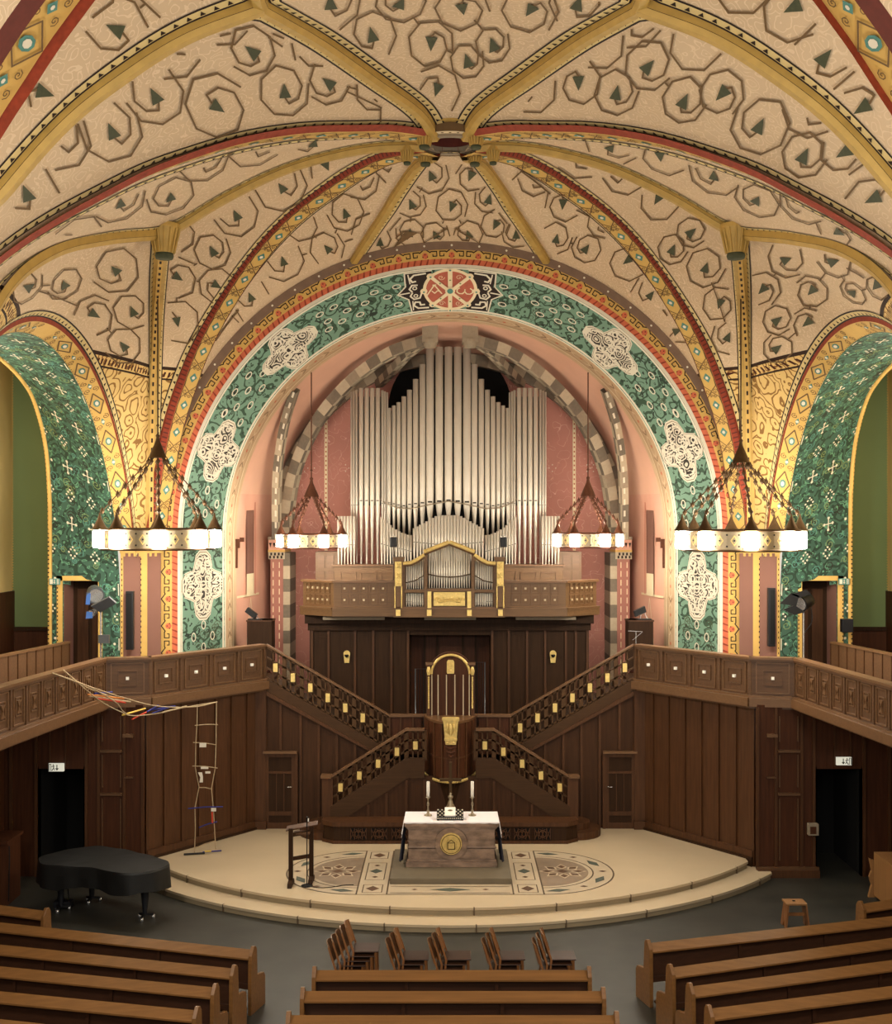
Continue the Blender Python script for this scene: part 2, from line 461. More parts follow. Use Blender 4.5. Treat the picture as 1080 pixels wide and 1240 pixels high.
allp.append(('nearcentre', Patch(Mx, mirc(Mx), rise=lambda u: 0.25*math.sin(PI*min(1, u)))))
cb = MB()
for k, p in allp: grid(cb, lambda u, v, p=p: p.P(u, v), 130, 26, 'painted_vault_plaster')
# black/cream/black beaded borders beside the ribs
def border(mb, p, side, start, beads=True, u0=0.0, u1=1.0):
    for x0, x1, m in M_bands: p.band(mb, side, start+x0, start+x1, m)
    c = p.c1 if side else p.c0; fn = p.edge(side, 0.02); s = 0.1
    while beads and s < c.L:
        ppoly(mb, fn, [(s-.045, start+.055), (s+.045, start+.055), (s, start+.135)], 'black_paint'); s += 0.21
HD = 0.29; HG = 0.11
for k, p in allp:
    b = k[:-1]
    if b in ('front', 'sidefront', 'sidenear', 'near'): border(cb, p, 0, {'near': .20, 'sidenear': .35}.get(b, HD))
    if b == 'sidefront' or b == 'sidenear' or b == 'near': border(cb, p, 1, HG)
    if b == 'front':
        pass
    if b == 'wall': border(cb, p, 0, HG); border(cb, p, 1, 0.0)
    if b == 'beyond': border(cb, p, 0, HG); border(cb, p, 1, 0.0)
    if k in ('centre', 'nearcentre'): border(cb, p, 0, HG); border(cb, p, 1, HG)
# the painted spiral tendrils: octagonal volutes ending in a leaf
MOT = {
 'beyondL': [(138,34),(53,111),(205,-20),(95,-25),(15,60)], 'nearL': [(304,61),(377,57),(397,99),(344,109),(452,111),(263,129),(187,116),(134,157),(69,167),(29,231),(272,25),(345,29),(205,59),(25,165),(480,138)],
 'nearcentre': [(450,40),(522,51),(529,107),(560,9),(642,11),(597,52),(566,72),(400,2),(485,2),(700,3)],
 'nearR': [(771,26),(727,52),(840,51),(786,79),(701,99),(646,108),(747,111),(829,121),(875,112),(921,151),(983,131),(975,187),(1022,185),(1058,240),(600,128)],
 'beyondR': [(961,8),(1000,68),(1045,130),(900,-25)], 'sidenearL': [(310,178),(247,197),(206,237),(145,244),(90,285),(380,172)], 'sidenearR': [(865,211),(917,241),(970,250),(800,188),(1015,280),(740,178)],
 'sidefrontL': [(286,260),(257,303),(217,280),(215,335),(214,389),(340,225),(395,200),(262,345)], 'sidefrontR': [(797,240),(838,280),(755,211),(815,301),(855,323),(872,367),(882,407),(700,190)],
 'frontL': [(436,217),(474,195),(366,270),(418,257),(396,300),(453,286),(302,358),(343,316),(272,392),(250,430)], 'frontR': [(647,216),(682,246),(729,270),(674,288),(710,300),(759,316),(788,357),(821,400),(615,195),(845,440)],
 'centre': [(522,211),(498,246),(496,281),(570,212),(592,240),(547,250),(567,283),(625,283),(527,283),(600,272),(460,292)],
 'wallL': [(138,325),(77,343),(114,380),(160,376),(149,418),(33,348)], 'wallR': [(953,314),(924,350),(984,351),(1010,317),(1034,353),(942,387),(978,390),(942,421),(1062,345)]}
pd = dict(allp)
def find(p, px, py):
    best = (1e9, 0, 0)
    for it, (u0, u1, v0, v1) in enumerate([(0, 1, 0, 1)]):
        for i in range(81):
            for j in range(41):
                u, v = i/80, j/40; q = p.P(u, v)
                e = (CX+F*q.x/q.y-px)**2+(HZ-F*(q.z-EYE)/q.y-py)**2
                if e < best[0]: best = (e, u, v)
    e, u, v = best; st = 0.0125
    for it in range(12):
        for du in (-st, 0, st):
            for dv in (-st, 0, st):
                uu, vv = min(.999, max(.001, u+du)), min(.999, max(.001, v+dv)); q = p.P(uu, vv)
                ee = (CX+F*q.x/q.y-px)**2+(HZ-F*(q.z-EYE)/q.y-py)**2
                if ee < best[0]: best = (ee, uu, vv)
        e, u, v = best; st *= 0.6
    return best
rng = random.Random(3)
for k, pts in MOT.items():
    p = pd[k]; cells = []
    for px, py in pts:
        e, u, v = find(p, px, py)
        if e < 60: cells.append((u, v, p.P(u, v), px, py))
    for idx, (u, v, q, px, py) in enumerate(cells):
        mpp = q.length/F*.93
        others = sorted([(math.hypot(px-r[3], py-r[4]), j) for j, r in enumerate(cells) if j != idx])
        gap = others[0][0] if others else 60
        R = max(17, min(31, gap*0.48))*mpp
        fn = p.local(u, v)
        if fn is None: continue
        sg = rng.choice((1, -1)); ph = rng.uniform(0, 2*PI)
        # leaf
        la = rng.uniform(-0.5, 0.5)-PI/2+(rng.random() < 0.3)*PI; c, s_ = math.cos(la), math.sin(la)
        lf = [(-.105, .10), (-.105, -.10), (.125, 0)]
        ppoly(cb, fn, [(x*c-y*s_, x*s_+y*c) for x, y in lf], 'leaf_green')
        pl = [(-.11*c, -.11*s_)]; ax = math.atan2(-s_, -c)
        pl.append((0.5*R*math.cos(ax+sg*.25), 0.5*R*math.sin(ax+sg*.25)))
        for i in range(1, 11):
            an = ax+sg*(.25+PI/4*i); rr = 0.48*R+0.52*R*min(1, i/4.2)
            pl.append((rr*math.cos(an), rr*math.sin(an)))
        pline(cb, fn, pl, 0.030, 'brown_line')
        # stems to the neighbours
        for d, j in others[:2]:
            if j < idx and d < 95 or (others[0][1] == j and d < 100):
                r = cells[j][2]-q; ex, ey = p.axes(u, v)
                dx, dy = r.dot(ex), r.dot(ey)/p.stretch(u, v); L = math.hypot(dx, dy)
                if L > 2*R*1.04:
                    ux, uy = dx/L, dy/L
                    pline(cb, fn, [(ux*R*.97, uy*R*.97), ((dx-ux*R*.2)*.5, (dy-uy*R*.2)*.5), (dx-ux*R, dy-uy*R)], 0.029, 'brown_line')
cb.build('ceiling', kind='structure')

# ---- ribs
tn = [0]
def trim(mb, **kw):
    tn[0] += 1; return mb.build('trim_%d' % tn[0], kind='structure', **kw)
def gold_rib(c, label=None, w=0.11, d=0.17):
    mb = MB(); rib(mb, c, [(-w, -.05), (-w, d*.55), (-w*.6, d), (w*.6, d), (w, d*.55), (w, -.05)], ['gold_rib']*5)
    for s in (-1, 1):
        rib(mb, c, [(s*w*1.02, d*.50), (s*w*.98, d*.56)], ['black_paint'])
    trim(mb)
for s in (0, 1):
    f = mirc if s else (lambda c: c)
    for c in (Lr, Nr, T1, Mx, Kr): gold_rib(f(c))
    # slender fluted shaft of the corner
    mb = MB(); c = f(Sr)
    rib(mb, c, [(-.14, -.05), (-.14, .12), (-.05, .14), (-.05, .24), (.05, .24), (.05, .14), (.14, .12), (.14, -.05)], ['gold_rib']*3+['yellow_paint']+['gold_rib']*3)
    fn = ribmap(c, 0.25); t = 0.3
    while t < c.L: ppoly(mb, fn, [(t, -.022), (t+.12, -.022), (t+.12, .022), (t, .022)], 'black_paint'); t += .26
    trim(mb)
def flower_rib(c, near=False):
    mb = MB(); w, d = HD, (.07 if near else .15)
    if near: w = .36
    if near: rib(mb, c, [(-w, -.04), (-w+.12, .05), (w-.12, .05), (w, -.04)], ['red_band', 'yellow_paint', 'red_band']); d = .055
    else: rib(mb, c, [(-w, -.06), (-w, .02), (-w+.09, d), (w-.09, d), (w, .02), (w, -.06)], ['red_band', 'red_band', 'yellow_paint', 'red_band', 'red_band'])
    for s in (() if near else (-1, 1)): rib(mb, c, [(s*(w-.115), d+.004), (s*(w-.092), d+.004)], ['dark_red'])
    fn = ribmap(c, d+.008); f2 = ribmap(c, d+.014); t = 0.5; k = 0
    while t < c.L-.3:
        ppoly(mb, fn, [(t-.13, 0), (t, -.11), (t+.13, 0), (t, .11)], 'teal_paint')
        ppoly(mb, f2, circ(t, 0, .045, n=8), 'white_paint')
        for s in (1, -1):
            pline(mb, fn, [(t-.36, .0), (t-.22, s*.17), (t, s*.185), (t+.22, s*.17), (t+.36, 0)], .022, 'brown_line')
            pline(mb, fn, spiral(t+.37, s*.11, .075, 1.2, PI/2, 9, s), .016, 'brown_line')
            pline(mb, fn, spiral(t-.25, s*.05, .05, 1.2, PI/2, 8, -s), .016, 'brown_line')
        t += 0.74
    # ticks along the red sides
    for s in (() if near else (-1, 1)):
        fr = ribmap(c, 0); q = .1
        while q < c.L:
            g1 = ribmap(c, .03); g2 = ribmap(c, .13)
            a, b_, c_, d_ = g1(q, s*(w+.004)), g1(q+.035, s*(w+.004)), g2(min(c.L, q+.035), s*(w-.075)), g2(q, s*(w-.075))
            if None not in (a, b_, c_, d_): mb.add([a, b_, c_, d_], [[0, 1, 2, 3]], 'dark_red')
            q += .12
    trim(mb)
for c in (Df, mirc(Df)): flower_rib(c)
for c in (Dn, mirc(Dn)): flower_rib(c, True)
# near nave arch at the picture's upper corners: yellow diamond band
def diamond_band(mb, fn, L, w, s0=0.3, pitch=1.15):
    """fn(s, a) with a 0..w"""
    t = s0; m = w/2
    while t < L-.4:
        D = [(t-.34, m), (t, m-w*.42), (t+.34, m), (t, m+w*.42)]
        pline(mb, fn, D, .03, 'brown_line', True)
        g = lambda s, a: fn(s, a)
        ppoly(mb, fn, circ(t, m, .12, w*.2, 8), 'teal_paint')
        h = lambda s, a: fn(s, a, .008)
        ppoly(mb, h, circ(t, m, .07, w*.11, 8), 'white_paint')
        u = t+pitch/2
        ppoly(mb, fn, circ(u, m, .11, w*.13, 4), 'teal_paint'); ppoly(mb, h, circ(u, m, .04, .035, 6), 'white_paint')
        for a in (1, -1):
            for b in (1, -1):
                pline(mb, fn, spiral(u+a*.14, m+b*w*.24, .08, 1.4, 0 if a > 0 else PI, 10, a*b), .016, 'brown_line')
        t += pitch
for s in (0, 1):
    c = mirc(NA) if s else NA; mb = MB(); wd = .8
    rib(mb, c, [(-.0, -.08), (.0, .06), (.05*(1), .30), (.05, .30)], ['red_band']*3)
    fr = rib_frame(c); sg = 1 if fr[30][1].y < 0 else -1     # extend towards the nave
    rib(mb, c, [(0, -.05), (0, .16), (sg*wd, .30), (sg*wd, .5), (sg*(wd+.35), .55), (sg*(wd+3.5), .4)], ['red_band', 'yellow_paint', 'red_band', 'dark_red', 'painted_vault_plaster'])
    def fn(q, a, o=0.0, c=c, sg=sg):
        g = ribmap(c, .16+.14*a/wd+.035+o); return g(q, sg*a)
    diamond_band(mb, fn, c.L, wd, .3, 1.1)
    trim(mb)
# ---- boss ring and little fluted corbels
mb = MB()
bc = V((0, BY, 15.52))
def ring(mb, c, r0, r1, z0, z1, m, n=40):
    lathe(mb, [(r0, z0), (r1, z0), (r1, z1), (r0, z1), (r0, z0)], c, m, n, False)
ring(mb, bc, .60, .78, -.28, .1, 'cream_paint'); ring(mb, bc, .50, .61, -.33, .25, 'stone_mid'); ring(mb, bc, .47, .52, -.20, .55, 'dark_red')
lathe(mb, [(0, .5), (.5, .5)], bc, 'void_shade', 30)
ring(mb, bc, .76, .92, -.12, .15, 'gold_rib'); ring(mb, bc, .78, .80, -.29, -.1, 'brown_line')
for i in range(28):
    a = 2*PI*i/28; ppoly(mb, lambda x, y: bc+V((x, y, -.285)), circ(.68*math.cos(a), .68*math.sin(a), .03, n=6), 'brown_line')
trim(mb)
def corbel(c, w, h, axis=None):
    mb = MB(); n = 8
    lathe(mb, [(0, -h), (w*.55, -h), (w*.62, -h*.9), (w*.55, -h*.82)], c, 'leaf_green', 14)
    lathe(mb, [(w*.6, -h*.82), (w*.72, -h*.5), (w, 0), (w, .08)], c, 'gold_rib', 14, False)
    for i in range(14):
        a = 2*PI*i/14; tube(mb, [V(c)+V((w*.64*math.cos(a), w*.64*math.sin(a), -h*.8)), V(c)+V((w*1.0*math.cos(a), w*1.0*math.sin(a), -.02))], .022, 'gold_rib', 5)
    trim(mb)
for s in (-1, 1):
    corbel(V((s*5.62, BY-.15, 13.52)), .30, .60)
    for yy in (23.15, 24.25): corbel(V((s*.50, yy, 15.30)), .17, .34)
    corbel(V((s*.85, BY, 15.1)), .12, .28)

# ================================================================== CHANCEL ARCH WALL
Z0 = 3.0                                   # bottom of the painted walls (behind the galleries)
def archpath(r, Y, zc=ZC, zb=Z0, n=64):
    """points of a stilted arch from right foot over the crown to the left foot"""
    pts = [V((r, Y, zb+(zc-zb)*i/12)) for i in range(12)]
    pts += [V((r*math.cos(PI*i/n), Y, zc+r*math.sin(PI*i/n))) for i in range(n+1)]
    pts += [V((-r, Y, zc-(zc-zb)*i/12)) for i in range(1, 13)]
    return pts
def loft(mb, a, b, m, smooth=True):
    n = len(a); mb.add(a+b, [[i, i+1, n+i+1, n+i] for i in range(n-1)], m, smooth)
def sector(mb, r0, Y0, r1, Y1, m, zc0=ZC, zc1=ZC, **k): loft(mb, archpath(r0, Y0, zc0, **k), archpath(r1, Y1, zc1, **k), m)
RO, YO, RI, YI = 6.81, 30.2, 5.91, 31.4
SL = math.hypot(RO-RI, YI-YO)
def splay(th, a, o=0.0):
    """th: angle (0 right, PI left) or metres below the springing when negative/over PI; a: 0 outer .. SL inner"""
    t = a/SL; r = RO+(RI-RO)*t; Y = YO+(YI-YO)*t
    nr = -(YI-YO)/SL; ny = -(RO-RI)/SL       # normal towards the room
    r += nr*o; Y += ny*o
    if th < 0: return V((r, Y, ZC+th*1.0))
    if th > PI: return V((-r, Y, ZC-(th-PI)))
    return V((r*math.cos(th), Y, ZC+r*math.sin(th)))
mb = MB()
sector(mb, RO, YO, RI, YI, 'green_scroll')
def flat_arch(mb, r0, r1, Y, m): sector(mb, r0, Y, r1, Y, m)
flat_arch(mb, RO-.02, RO+.06, YF-.012, 'white_paint')
flat_arch(mb, RO+.05, RO+.22, YF-.008, 'orange_band')
flat_arch(mb, RO+.20, RM-.20, YF-.010, 'yellow_paint')
pts = [p for p in archpath(RM-.20, YF-.02) if p.z > 8.6]; pts2 = [V((p.x/(RM-.2)*RM, p.y-.05, ZC+(p.z-ZC)/(RM-.2)*RM)) for p in pts]
flat_arch(mb, RM-.22, RM+.25, YF-.002, 'yellow_paint')
loft(mb, pts, pts2, 'grey_moulding')
pa = [V((p.x*1.004, p.y, ZC+(p.z-ZC)*1.004)) for p in pts2]; pb = [V((p.x*1.012, p.y, ZC+(p.z-ZC)*1.012)) for p in pts2]; loft(mb, pa, pb, 'dark_red')
def fa(s, a, o=0.0):       # s along arch of radius 7.2 from crown centre, positive to the right, a = radius
    L = 7.2*PI/2
    if abs(s) <= L:
        th = PI/2-s/7.2; return V((a*math.cos(th), YF-.018-o, ZC+a*math.sin(th)))
    d = abs(s)-L; return V((math.copysign(a, s), YF-.018-o, ZC-d))
s = -15.6
while s < 15.6:
    # stepped crown ornament with a red bud
    r0 = RO+.20
    for sg in (1, -1):
        pline(mb, fa, [(s, r0+.27), (s+sg*.13, r0+.17), (s+sg*.16, r0+.19), (s+sg*.30, r0+.19)], .028, 'black_paint')
        pline(mb, fa, [(s+sg*.30, r0+.19), (s+sg*.30, r0+.07), (s+sg*.20, r0+.07), (s+sg*.20, r0+.12)], .024, 'black_paint')
    ppoly(mb, fa, circ(s, r0+.09, .075, .08, 8), 'orange_band')
    for q in (-.06, 0, .06): ppoly(mb, lambda x, y: fa(x, y, .004), circ(s+q, r0+.06+(.06 if q == 0 else 0), .018, n=6), 'dark_red')
    ppoly(mb, fa, [(s+.28, r0+.36), (s+.40, r0+.36), (s+.34, r0+.27)], 'white_paint')
    for q in range(4):
        ppoly(mb, lambda x, y: fa(x, y, .002), [(s+q*.17, RO+.06), (s+q*.17+.05, RO+.06), (s+q*.17+.09, RO+.20), (s+q*.17+.06, RO+.20)], 'red_band')
    if abs(s) < 9.3: ppoly(mb, lambda x, y: fa(x, y, .04), circ(s, RM-.10, .028, n=6), 'white_paint')
    s += .68
# white lines of the splay
for a_, w_ in ((0.05, .05), (SL-.06, .06)):
    loft(mb, [splay(t, a_-w_/2, .01) for t in TT] if False else [splay(-4.3+4.3*i/10, a_-w_/2, .01) for i in range(10)]+[splay(PI*i/70, a_-w_/2, .01) for i in range(71)]+[splay(PI+4.3*i/10, a_-w_/2, .01) for i in range(1, 11)],
         [splay(-4.3+4.3*i/10, a_+w_/2, .01) for i in range(10)]+[splay(PI*i/70, a_+w_/2, .01) for i in range(71)]+[splay(PI+4.3*i/10, a_+w_/2, .01) for i in range(1, 11)], 'white_paint')
def chart(th, a, o=.012):
    """metric chart on the splay around (th, a); x along the arch (clockwise), y towards the outside"""
    def fn(x, y, o2=0.0):
        r = RO+(RI-RO)*a/SL
        if 0 <= th <= PI: t = th-x/r
        elif th > PI: t = th-x
        else: t = th-x
        aa = a-y
        if aa < .02 or aa > SL-.02: return None
        return splay(t, aa, o+o2)
    return fn
def lobes(R, wa=.34, k=1.0):
    """outline of the four-armed panel, arms along the axes"""
    out = []
    for q in range(4):
        b = q*PI/2; R_ = R*(k if q % 2 == 0 else 1)
        loc = [(R_*.55, -wa), (R_*.86, -wa*.8), (R_, -wa*.38), (R_, wa*.38), (R_*.86, wa*.8), (R_*.55, wa), (R_*.40, wa*1.15)]
        out += [(x*math.cos(b)-y*math.sin(b), x*math.sin(b)+y*math.cos(b)) for x, y in loc]
    return out
def panel(th, along=0.88, across=0.70):
    fn = chart(th, SL/2)
    pts = lobes(1.0, .42)
    sc = lambda k: [(x*along*k, y*across*k) for x, y in pts]
    def tri(k, m, o):
        P_ = sc(k); 
        for i in range(len(P_)): ppoly(mb, lambda x, y: fn(x, y, o), [(0, 0), P_[i], P_[(i+1) % len(P_)]], m)
    tri(1.0, 'white_paint', 0); tri(.955, 'stone_mid', .002); tri(.925, 'white_paint', .004); tri(.875, 'lace', .006)
    g = lambda x, y: fn(x, y, .010)
    w = .045; WP = 'white_paint'
    pline(mb, g, circ(0, 0, .10, n=12), w, WP, True)
    for sx in (1, -1):
        for sy in (1, -1):
            A, B = along, across
            pline(mb, g, circ(sx*.17*A, sy*.19*B, .075, n=9), w*.8, WP, True)
            pline(mb, g, [(sx*.02, sy*.16), (sx*.10*A, sy*.34*B), (sx*.30*A, sy*.36*B), (sx*.34*A, sy*.16*B), (sx*.5*A, sy*.06*B)], w, WP)
            pline(mb, g, circ(sx*.62*A, sy*.19*B, .07, n=9), w*.8, WP, True)
            pline(mb, g, circ(sx*.18*A, sy*.66*B, .065, n=9), w*.8, WP, True)
            pline(mb, g, [(sx*.46*A, sy*.33*B), (sx*.58*A, sy*.34*B), (sx*.76*A, sy*.22*B), (sx*.78*A, sy*.04*B)], w, WP)
            pline(mb, g, [(sx*.34*A, sy*.46*B), (sx*.32*A, sy*.62*B), (sx*.2*A, sy*.80*B), (sx*.03*A, sy*.78*B)], w, WP)
            pline(mb, g, [(sx*.42*A, sy*.12*B), (sx*.66*A, sy*.05*B)], w, WP)
            pline(mb, g, [(sx*.06*A, sy*.42*B), (sx*.04*A, sy*.64*B)], w, WP)
            pline(mb, g, circ(sx*.36*A, sy*.24*B, .05, n=7), w*.7, WP, True)
for th in (PI-0.86, 0.86):
    panel(th)
for th in (PI-0.355, 0.355): panel(th, .84, .74)
for th in (PI+1.25, -1.25): panel(th, .90, .74)
def drop(th, a):
    fn = chart(th, a)
    pline(mb, fn, circ(0, 0, .105, .065, 10), .026, 'white_paint', True)
    ppoly(mb, fn, circ(-.02, 0, .035, .028, 6), 'black_paint')
DR = [(480,347),(469,360),(482,369),(453,354),(442,367),(427,362),(420,376),(436,381),(404,372),(414,389),(387,381),(397,389),(398,399),(318,452),(301,455),(317,470),(300,473),(284,475),(303,491),(286,493),(272,500),(291,512),(271,501),(251,594),(238,605),(262,611),(248,622),(235,633),(259,635),(246,757),(234,771),(257,771),(246,784)]
for px, py in DR:
    rp = math.hypot(px-545, py-650)
    if py > 650: rp = 545-px
    # invert the splay (radius in pixels -> a)
    best = min(range(100), key=lambda i: abs((RO+(RI-RO)*i/100)*F/(YO+(YI-YO)*i/100)-rp)); a = SL*best/100
    if py < 650: th = math.atan2(650-py, px-545)
    else: th = PI+(py-650)*30.8/F
    a = max(.2, min(SL-.2, a))
    drop(th, a); drop(PI-th, a)
# crown: wheel with eight spokes, alpha and omega, between two interlaced panels
fn = chart(PI/2, SL/2)
for sg in (1, -1):
    P_ = [(sg*.45, .66), (sg*1.10, .66), (sg*1.13, .22), (sg*1.36, 0), (sg*1.10, -.22), (sg*1.07, -.66), (sg*.45, -.66)]
    ppoly(mb, fn, [P_[i] for i in (0, 1, 5, 6)], 'black_paint'); ppoly(mb, lambda x, y: fn(x, y, .001), [P_[i] for i in (2, 3, 4)]+[(sg*.9, 0)], 'black_paint')
    g = lambda x, y: fn(x, y, .006)
    pline(mb, g, P_[:-1], .035, 'white_paint')
    for sy in (1, -1):
        pline(mb, g, [(sg*.60, sy*.58), (sg*.88, sy*.56), (sg*.99, sy*.45), (sg*.94, sy*.34), (sg*.82, sy*.36), (sg*.80, sy*.46), (sg*.70, sy*.46)], .05, 'white_paint')
        pline(mb, g, [(sg*.74, sy*.06), (sg*.80, sy*.22), (sg*.96, sy*.24), (sg*1.04, sy*.12), (sg*.98, sy*.02)], .045, 'white_paint')
        pline(mb, g, circ(sg*.90, sy*.13, .05, n=8), .03, 'white_paint', True)
        pline(mb, g, [(sg*1.0, sy*.30), (sg*1.02, sy*.60)], .03, 'white_paint')
    pline(mb, g, [(sg*1.05, 0), (sg*1.30, 0)], .04, 'white_paint')
def disc(r, m, o, n=40):
    P_ = circ(0, 0, r, n=n)
    for i in range(n): ppoly(mb, lambda x, y: fn(x, y, o), [(0, 0), P_[i], P_[(i+1) % n]], m)
disc(.70, 'cream_paint', .010); disc(.62, 'wheel_red', .014)
g = lambda x, y: fn(x, y, .030)
for k in range(4):
    a = PI/2+k*PI/4
    if k == 2: continue
    pline(mb, g, [(-.68*math.cos(a), -.68*math.sin(a)), (.68*math.cos(a), .68*math.sin(a))], .10 if k else .11, 'cream_paint')
for k in range(8):
    a = k*PI/4; ppoly(mb, lambda x, y: fn(x, y, .016), circ(.68*math.cos(a), .68*math.sin(a), .095, n=10), 'cream_paint')
    ppoly(mb, lambda x, y: fn(x, y, .050), circ(.68*math.cos(a), .68*math.sin(a), .03, n=8), 'teal_paint')
    if k not in (0, 4): ppoly(mb, lambda x, y: fn(x, y, .056), circ(.36*math.cos(a), .36*math.sin(a), .03, n=4), 'green_wall')
ppoly(mb, lambda x, y: fn(x, y, .060), circ(0, 0, .13, n=14), 'cream_paint'); ppoly(mb, lambda x, y: fn(x, y, .066), circ(0, 0, .08, .09, 12), 'teal_paint')
g = lambda x, y: fn(x, y, .036)
pline(mb, g, [(-.60, -.12), (-.40, .20), (-.22, -.10)], .035, 'cream_paint'); pline(mb, g, [(-.47, .0), (-.40, -.08), (-.33, .0), (-.27, -.02)], .028, 'cream_paint'); pline(mb, g, [(-.44, .20), (-.36, .20)], .03, 'cream_paint')
pline(mb, g, [(.24, .09), (.18, .04), (.18, -.05), (.24, -.10), (.32, -.10), (.38, -.03), (.38, .05), (.38, -.03), (.44, -.10), (.52, -.10), (.58, -.05), (.58, .04), (.52, .09)], .035, 'cream_paint')
for sg in (1, -1):
    for sy in (1, -1): pline(mb, g, spiral(sg*.22, sy*.44, .09, 1.3, 0, 10, sg*sy), .012, 'cream_paint')
# green scrollwork volutes painted as curls
for i in range(150):
    th = rng.uniform(-3.6, PI+3.6) ; a = rng.uniform(.22, SL-.22)
    if abs(th-PI/2) < .26 or min(abs(th-t) for t in (PI-.86, .86)) < .17 or min(abs(th-t) for t in (PI-.355, .355)) < .17 or min(abs(th-t) for t in (PI+1.25, -1.25)) < .9: continue
    pline(mb, chart(th, a, .006), spiral(0, 0, rng.uniform(.10, .17), 1.5, rng.uniform(0, 6), 12, rng.choice((1, -1))), .016, 'leaf_green')
# soffit behind the splay
YS = 33.0
sector(mb, RI, YI, RI-.02, YI+.02, 'white_paint'); sector(mb, RI-.02, YI+.02, RI-.02, YS, 'beige_soffit')
s = -14.5
def fsof(s, Y, r=RI-.03):
    L = r*PI/2
    if abs(s) <= L: th = PI/2-s/r; return V((r*math.cos(th), Y, ZC+r*math.sin(th)))
    return V((math.copysign(r, s), Y, ZC-(abs(s)-L)))
while s < 13.4:
    for dy in (0, ):
        pline(mb, fsof, circ(s, 31.95, .30, .24, 8), .03, 'cream_paint', True)
        pline(mb, fsof, [(s+.30, 31.7), (s+.42, 31.95), (s+.30, 32.2)], .03, 'brown_line')
        ppoly(mb, fsof, circ(s, 31.95, .05, .08, 6), 'orange_band')
    s += .76
sector(mb, RI-.04, 32.4, RI-.04, 32.5, 'cream_paint')
mb.build('wall_front', kind='structure')

# ---- apse behind the arch
mb = MB()
ZA, YB, RB = 7.55, 36.5, 5.35
NZ = 24
for i in range(NZ):      # curved shell: pink below, pale vault above
    t0, t1 = i/NZ, (i+1)/NZ
    r0, r1 = (RI)+(RB-RI)*t0, RI+(RB-RI)*t1
    y0, y1 = YS+(YB-YS)*t0, YS+(YB-YS)*t1; z0, z1 = ZC+(ZA-ZC)*t0, ZC+(ZA-ZC)*t1
    A = archpath(r0, y0, z0, 0.3); B_ = archpath(r1, y1, z1, 0.3); n = len(A)
    lowf = [k for k in range(n-1) if max(A[k].z, A[k+1].z) < 8.6]; upf = [k for k in range(n-1) if k not in lowf]
    mb.add(A+B_, [[k, k+1, n+k+1, n+k] for k in lowf], 'pink_light', True); mb.add(A+B_, [[k, k+1, n+k+1, n+k] for k in upf], 'apse_vault', True)
mb.add([(-6, YB, 0.2), (6, YB, 0.2), (6, YB, 14), (-6, YB, 14)], [[0, 1, 2, 3]], 'pink_fleck')
box(mb, (-5.9, YB-.02, 0.2), (5.9, YB, 0.3), 'pink_fleck')
# shaded recess behind the tall pipes, painted as a flat black arch
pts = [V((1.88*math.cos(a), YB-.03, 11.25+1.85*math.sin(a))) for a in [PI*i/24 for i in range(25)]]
mb.add(pts, [list(range(25))[::-1]], 'void_shade')
# dotted verticals and small stars on the back wall
for sx in (-1, 1):
    x = sx*3.78
    box(mb, (x-.045, YB-.04, 6.9), (x+.045, YB-.02, 11.2), 'cream_paint')
    for i in range(30): box(mb, (x-.02, YB-.045, 6.95+i*.14), (x+.02, YB-.03, 7.0+i*.14), 'wheel_red')
    for cx_ in (2.95, 4.4):
        for i in range(6):
            for j in range(3):
                if (i+j) % 2 == 0: box(mb, (sx*cx_-.25+i*.1, YB-.03, 9.3+j*.1), (sx*cx_-.22+i*.1, YB-.02, 9.33+j*.1), 'white_paint')
for i in range(170):
    x = rng.uniform(-5.2, 5.2); z = rng.uniform(.5, 11.5)
    if abs(x) < 2.9 and z > 6: continue
    a = rng.uniform(0, PI); L = rng.uniform(.05, .09)
    pline(mb, lambda u, v: V((u, YB-.02, v)), [(x, z), (x+L*math.cos(a), z+L*math.sin(a))], .016, 'pink_light')
mb.build('wall_back', kind='structure')
# ---- checkered stone ribs of the apse
def checker(c, w, d, ref, step=.42, edge=True, skirt=True):
    mb = MB(); fr = []
    n = max(4, int(c.L/step)); c = Curve(c.p, n*3, False)
    for i in range(c.n+1):
        t = c.tan(i/c.n); D = (ref-c.p[i]); D = (D-t*D.dot(t)).normalized(); fr.append((c.p[i], D.cross(t).normalized(), D))
    cols = ['stone_light', 'stone_dark', 'stone_mid']
    for i in range(c.n):
        b = i//3
        p, q, s = fr[i], fr[i+1], 0
        for (a0_, b0_, a1_, b1_, kk) in ((-w, 0, -w, d, 1), (-w, d, 0, d, 0), (0, d, w, d, 1), (w, d, w, 0, 0)):
            m = cols[(b+kk) % 2] if (b*7+kk*3) % 5 else 'stone_mid'
            mb.add([p[0]+p[1]*a0_+p[2]*b0_, q[0]+q[1]*a0_+q[2]*b0_, q[0]+q[1]*a1_+q[2]*b1_, p[0]+p[1]*a1_+p[2]*b1_], [[0, 1, 2, 3]], m)
        if edge:
            for sg in (-1, 1):
                if i % 2 == 0:
                    mb.add([p[0]+p[1]*sg*(w+.01)+p[2]*(d*.5), q[0]+q[1]*sg*(w+.01)+q[2]*(d*.5), q[0]+q[1]*sg*(w+.01)+q[2]*(d*.5+.06), p[0]+p[1]*sg*(w+.01)+p[2]*(d*.5+.06)], [[0, 1, 2, 3]], 'white_paint')
    trim(mb)
ref = V((0, 34, 6.5))
checker(Curve(archpath(RB-.0, YB-.14, ZA, .3), 120, False), .16, .34, V((0, YB-.14, 6.0)), .40, False)
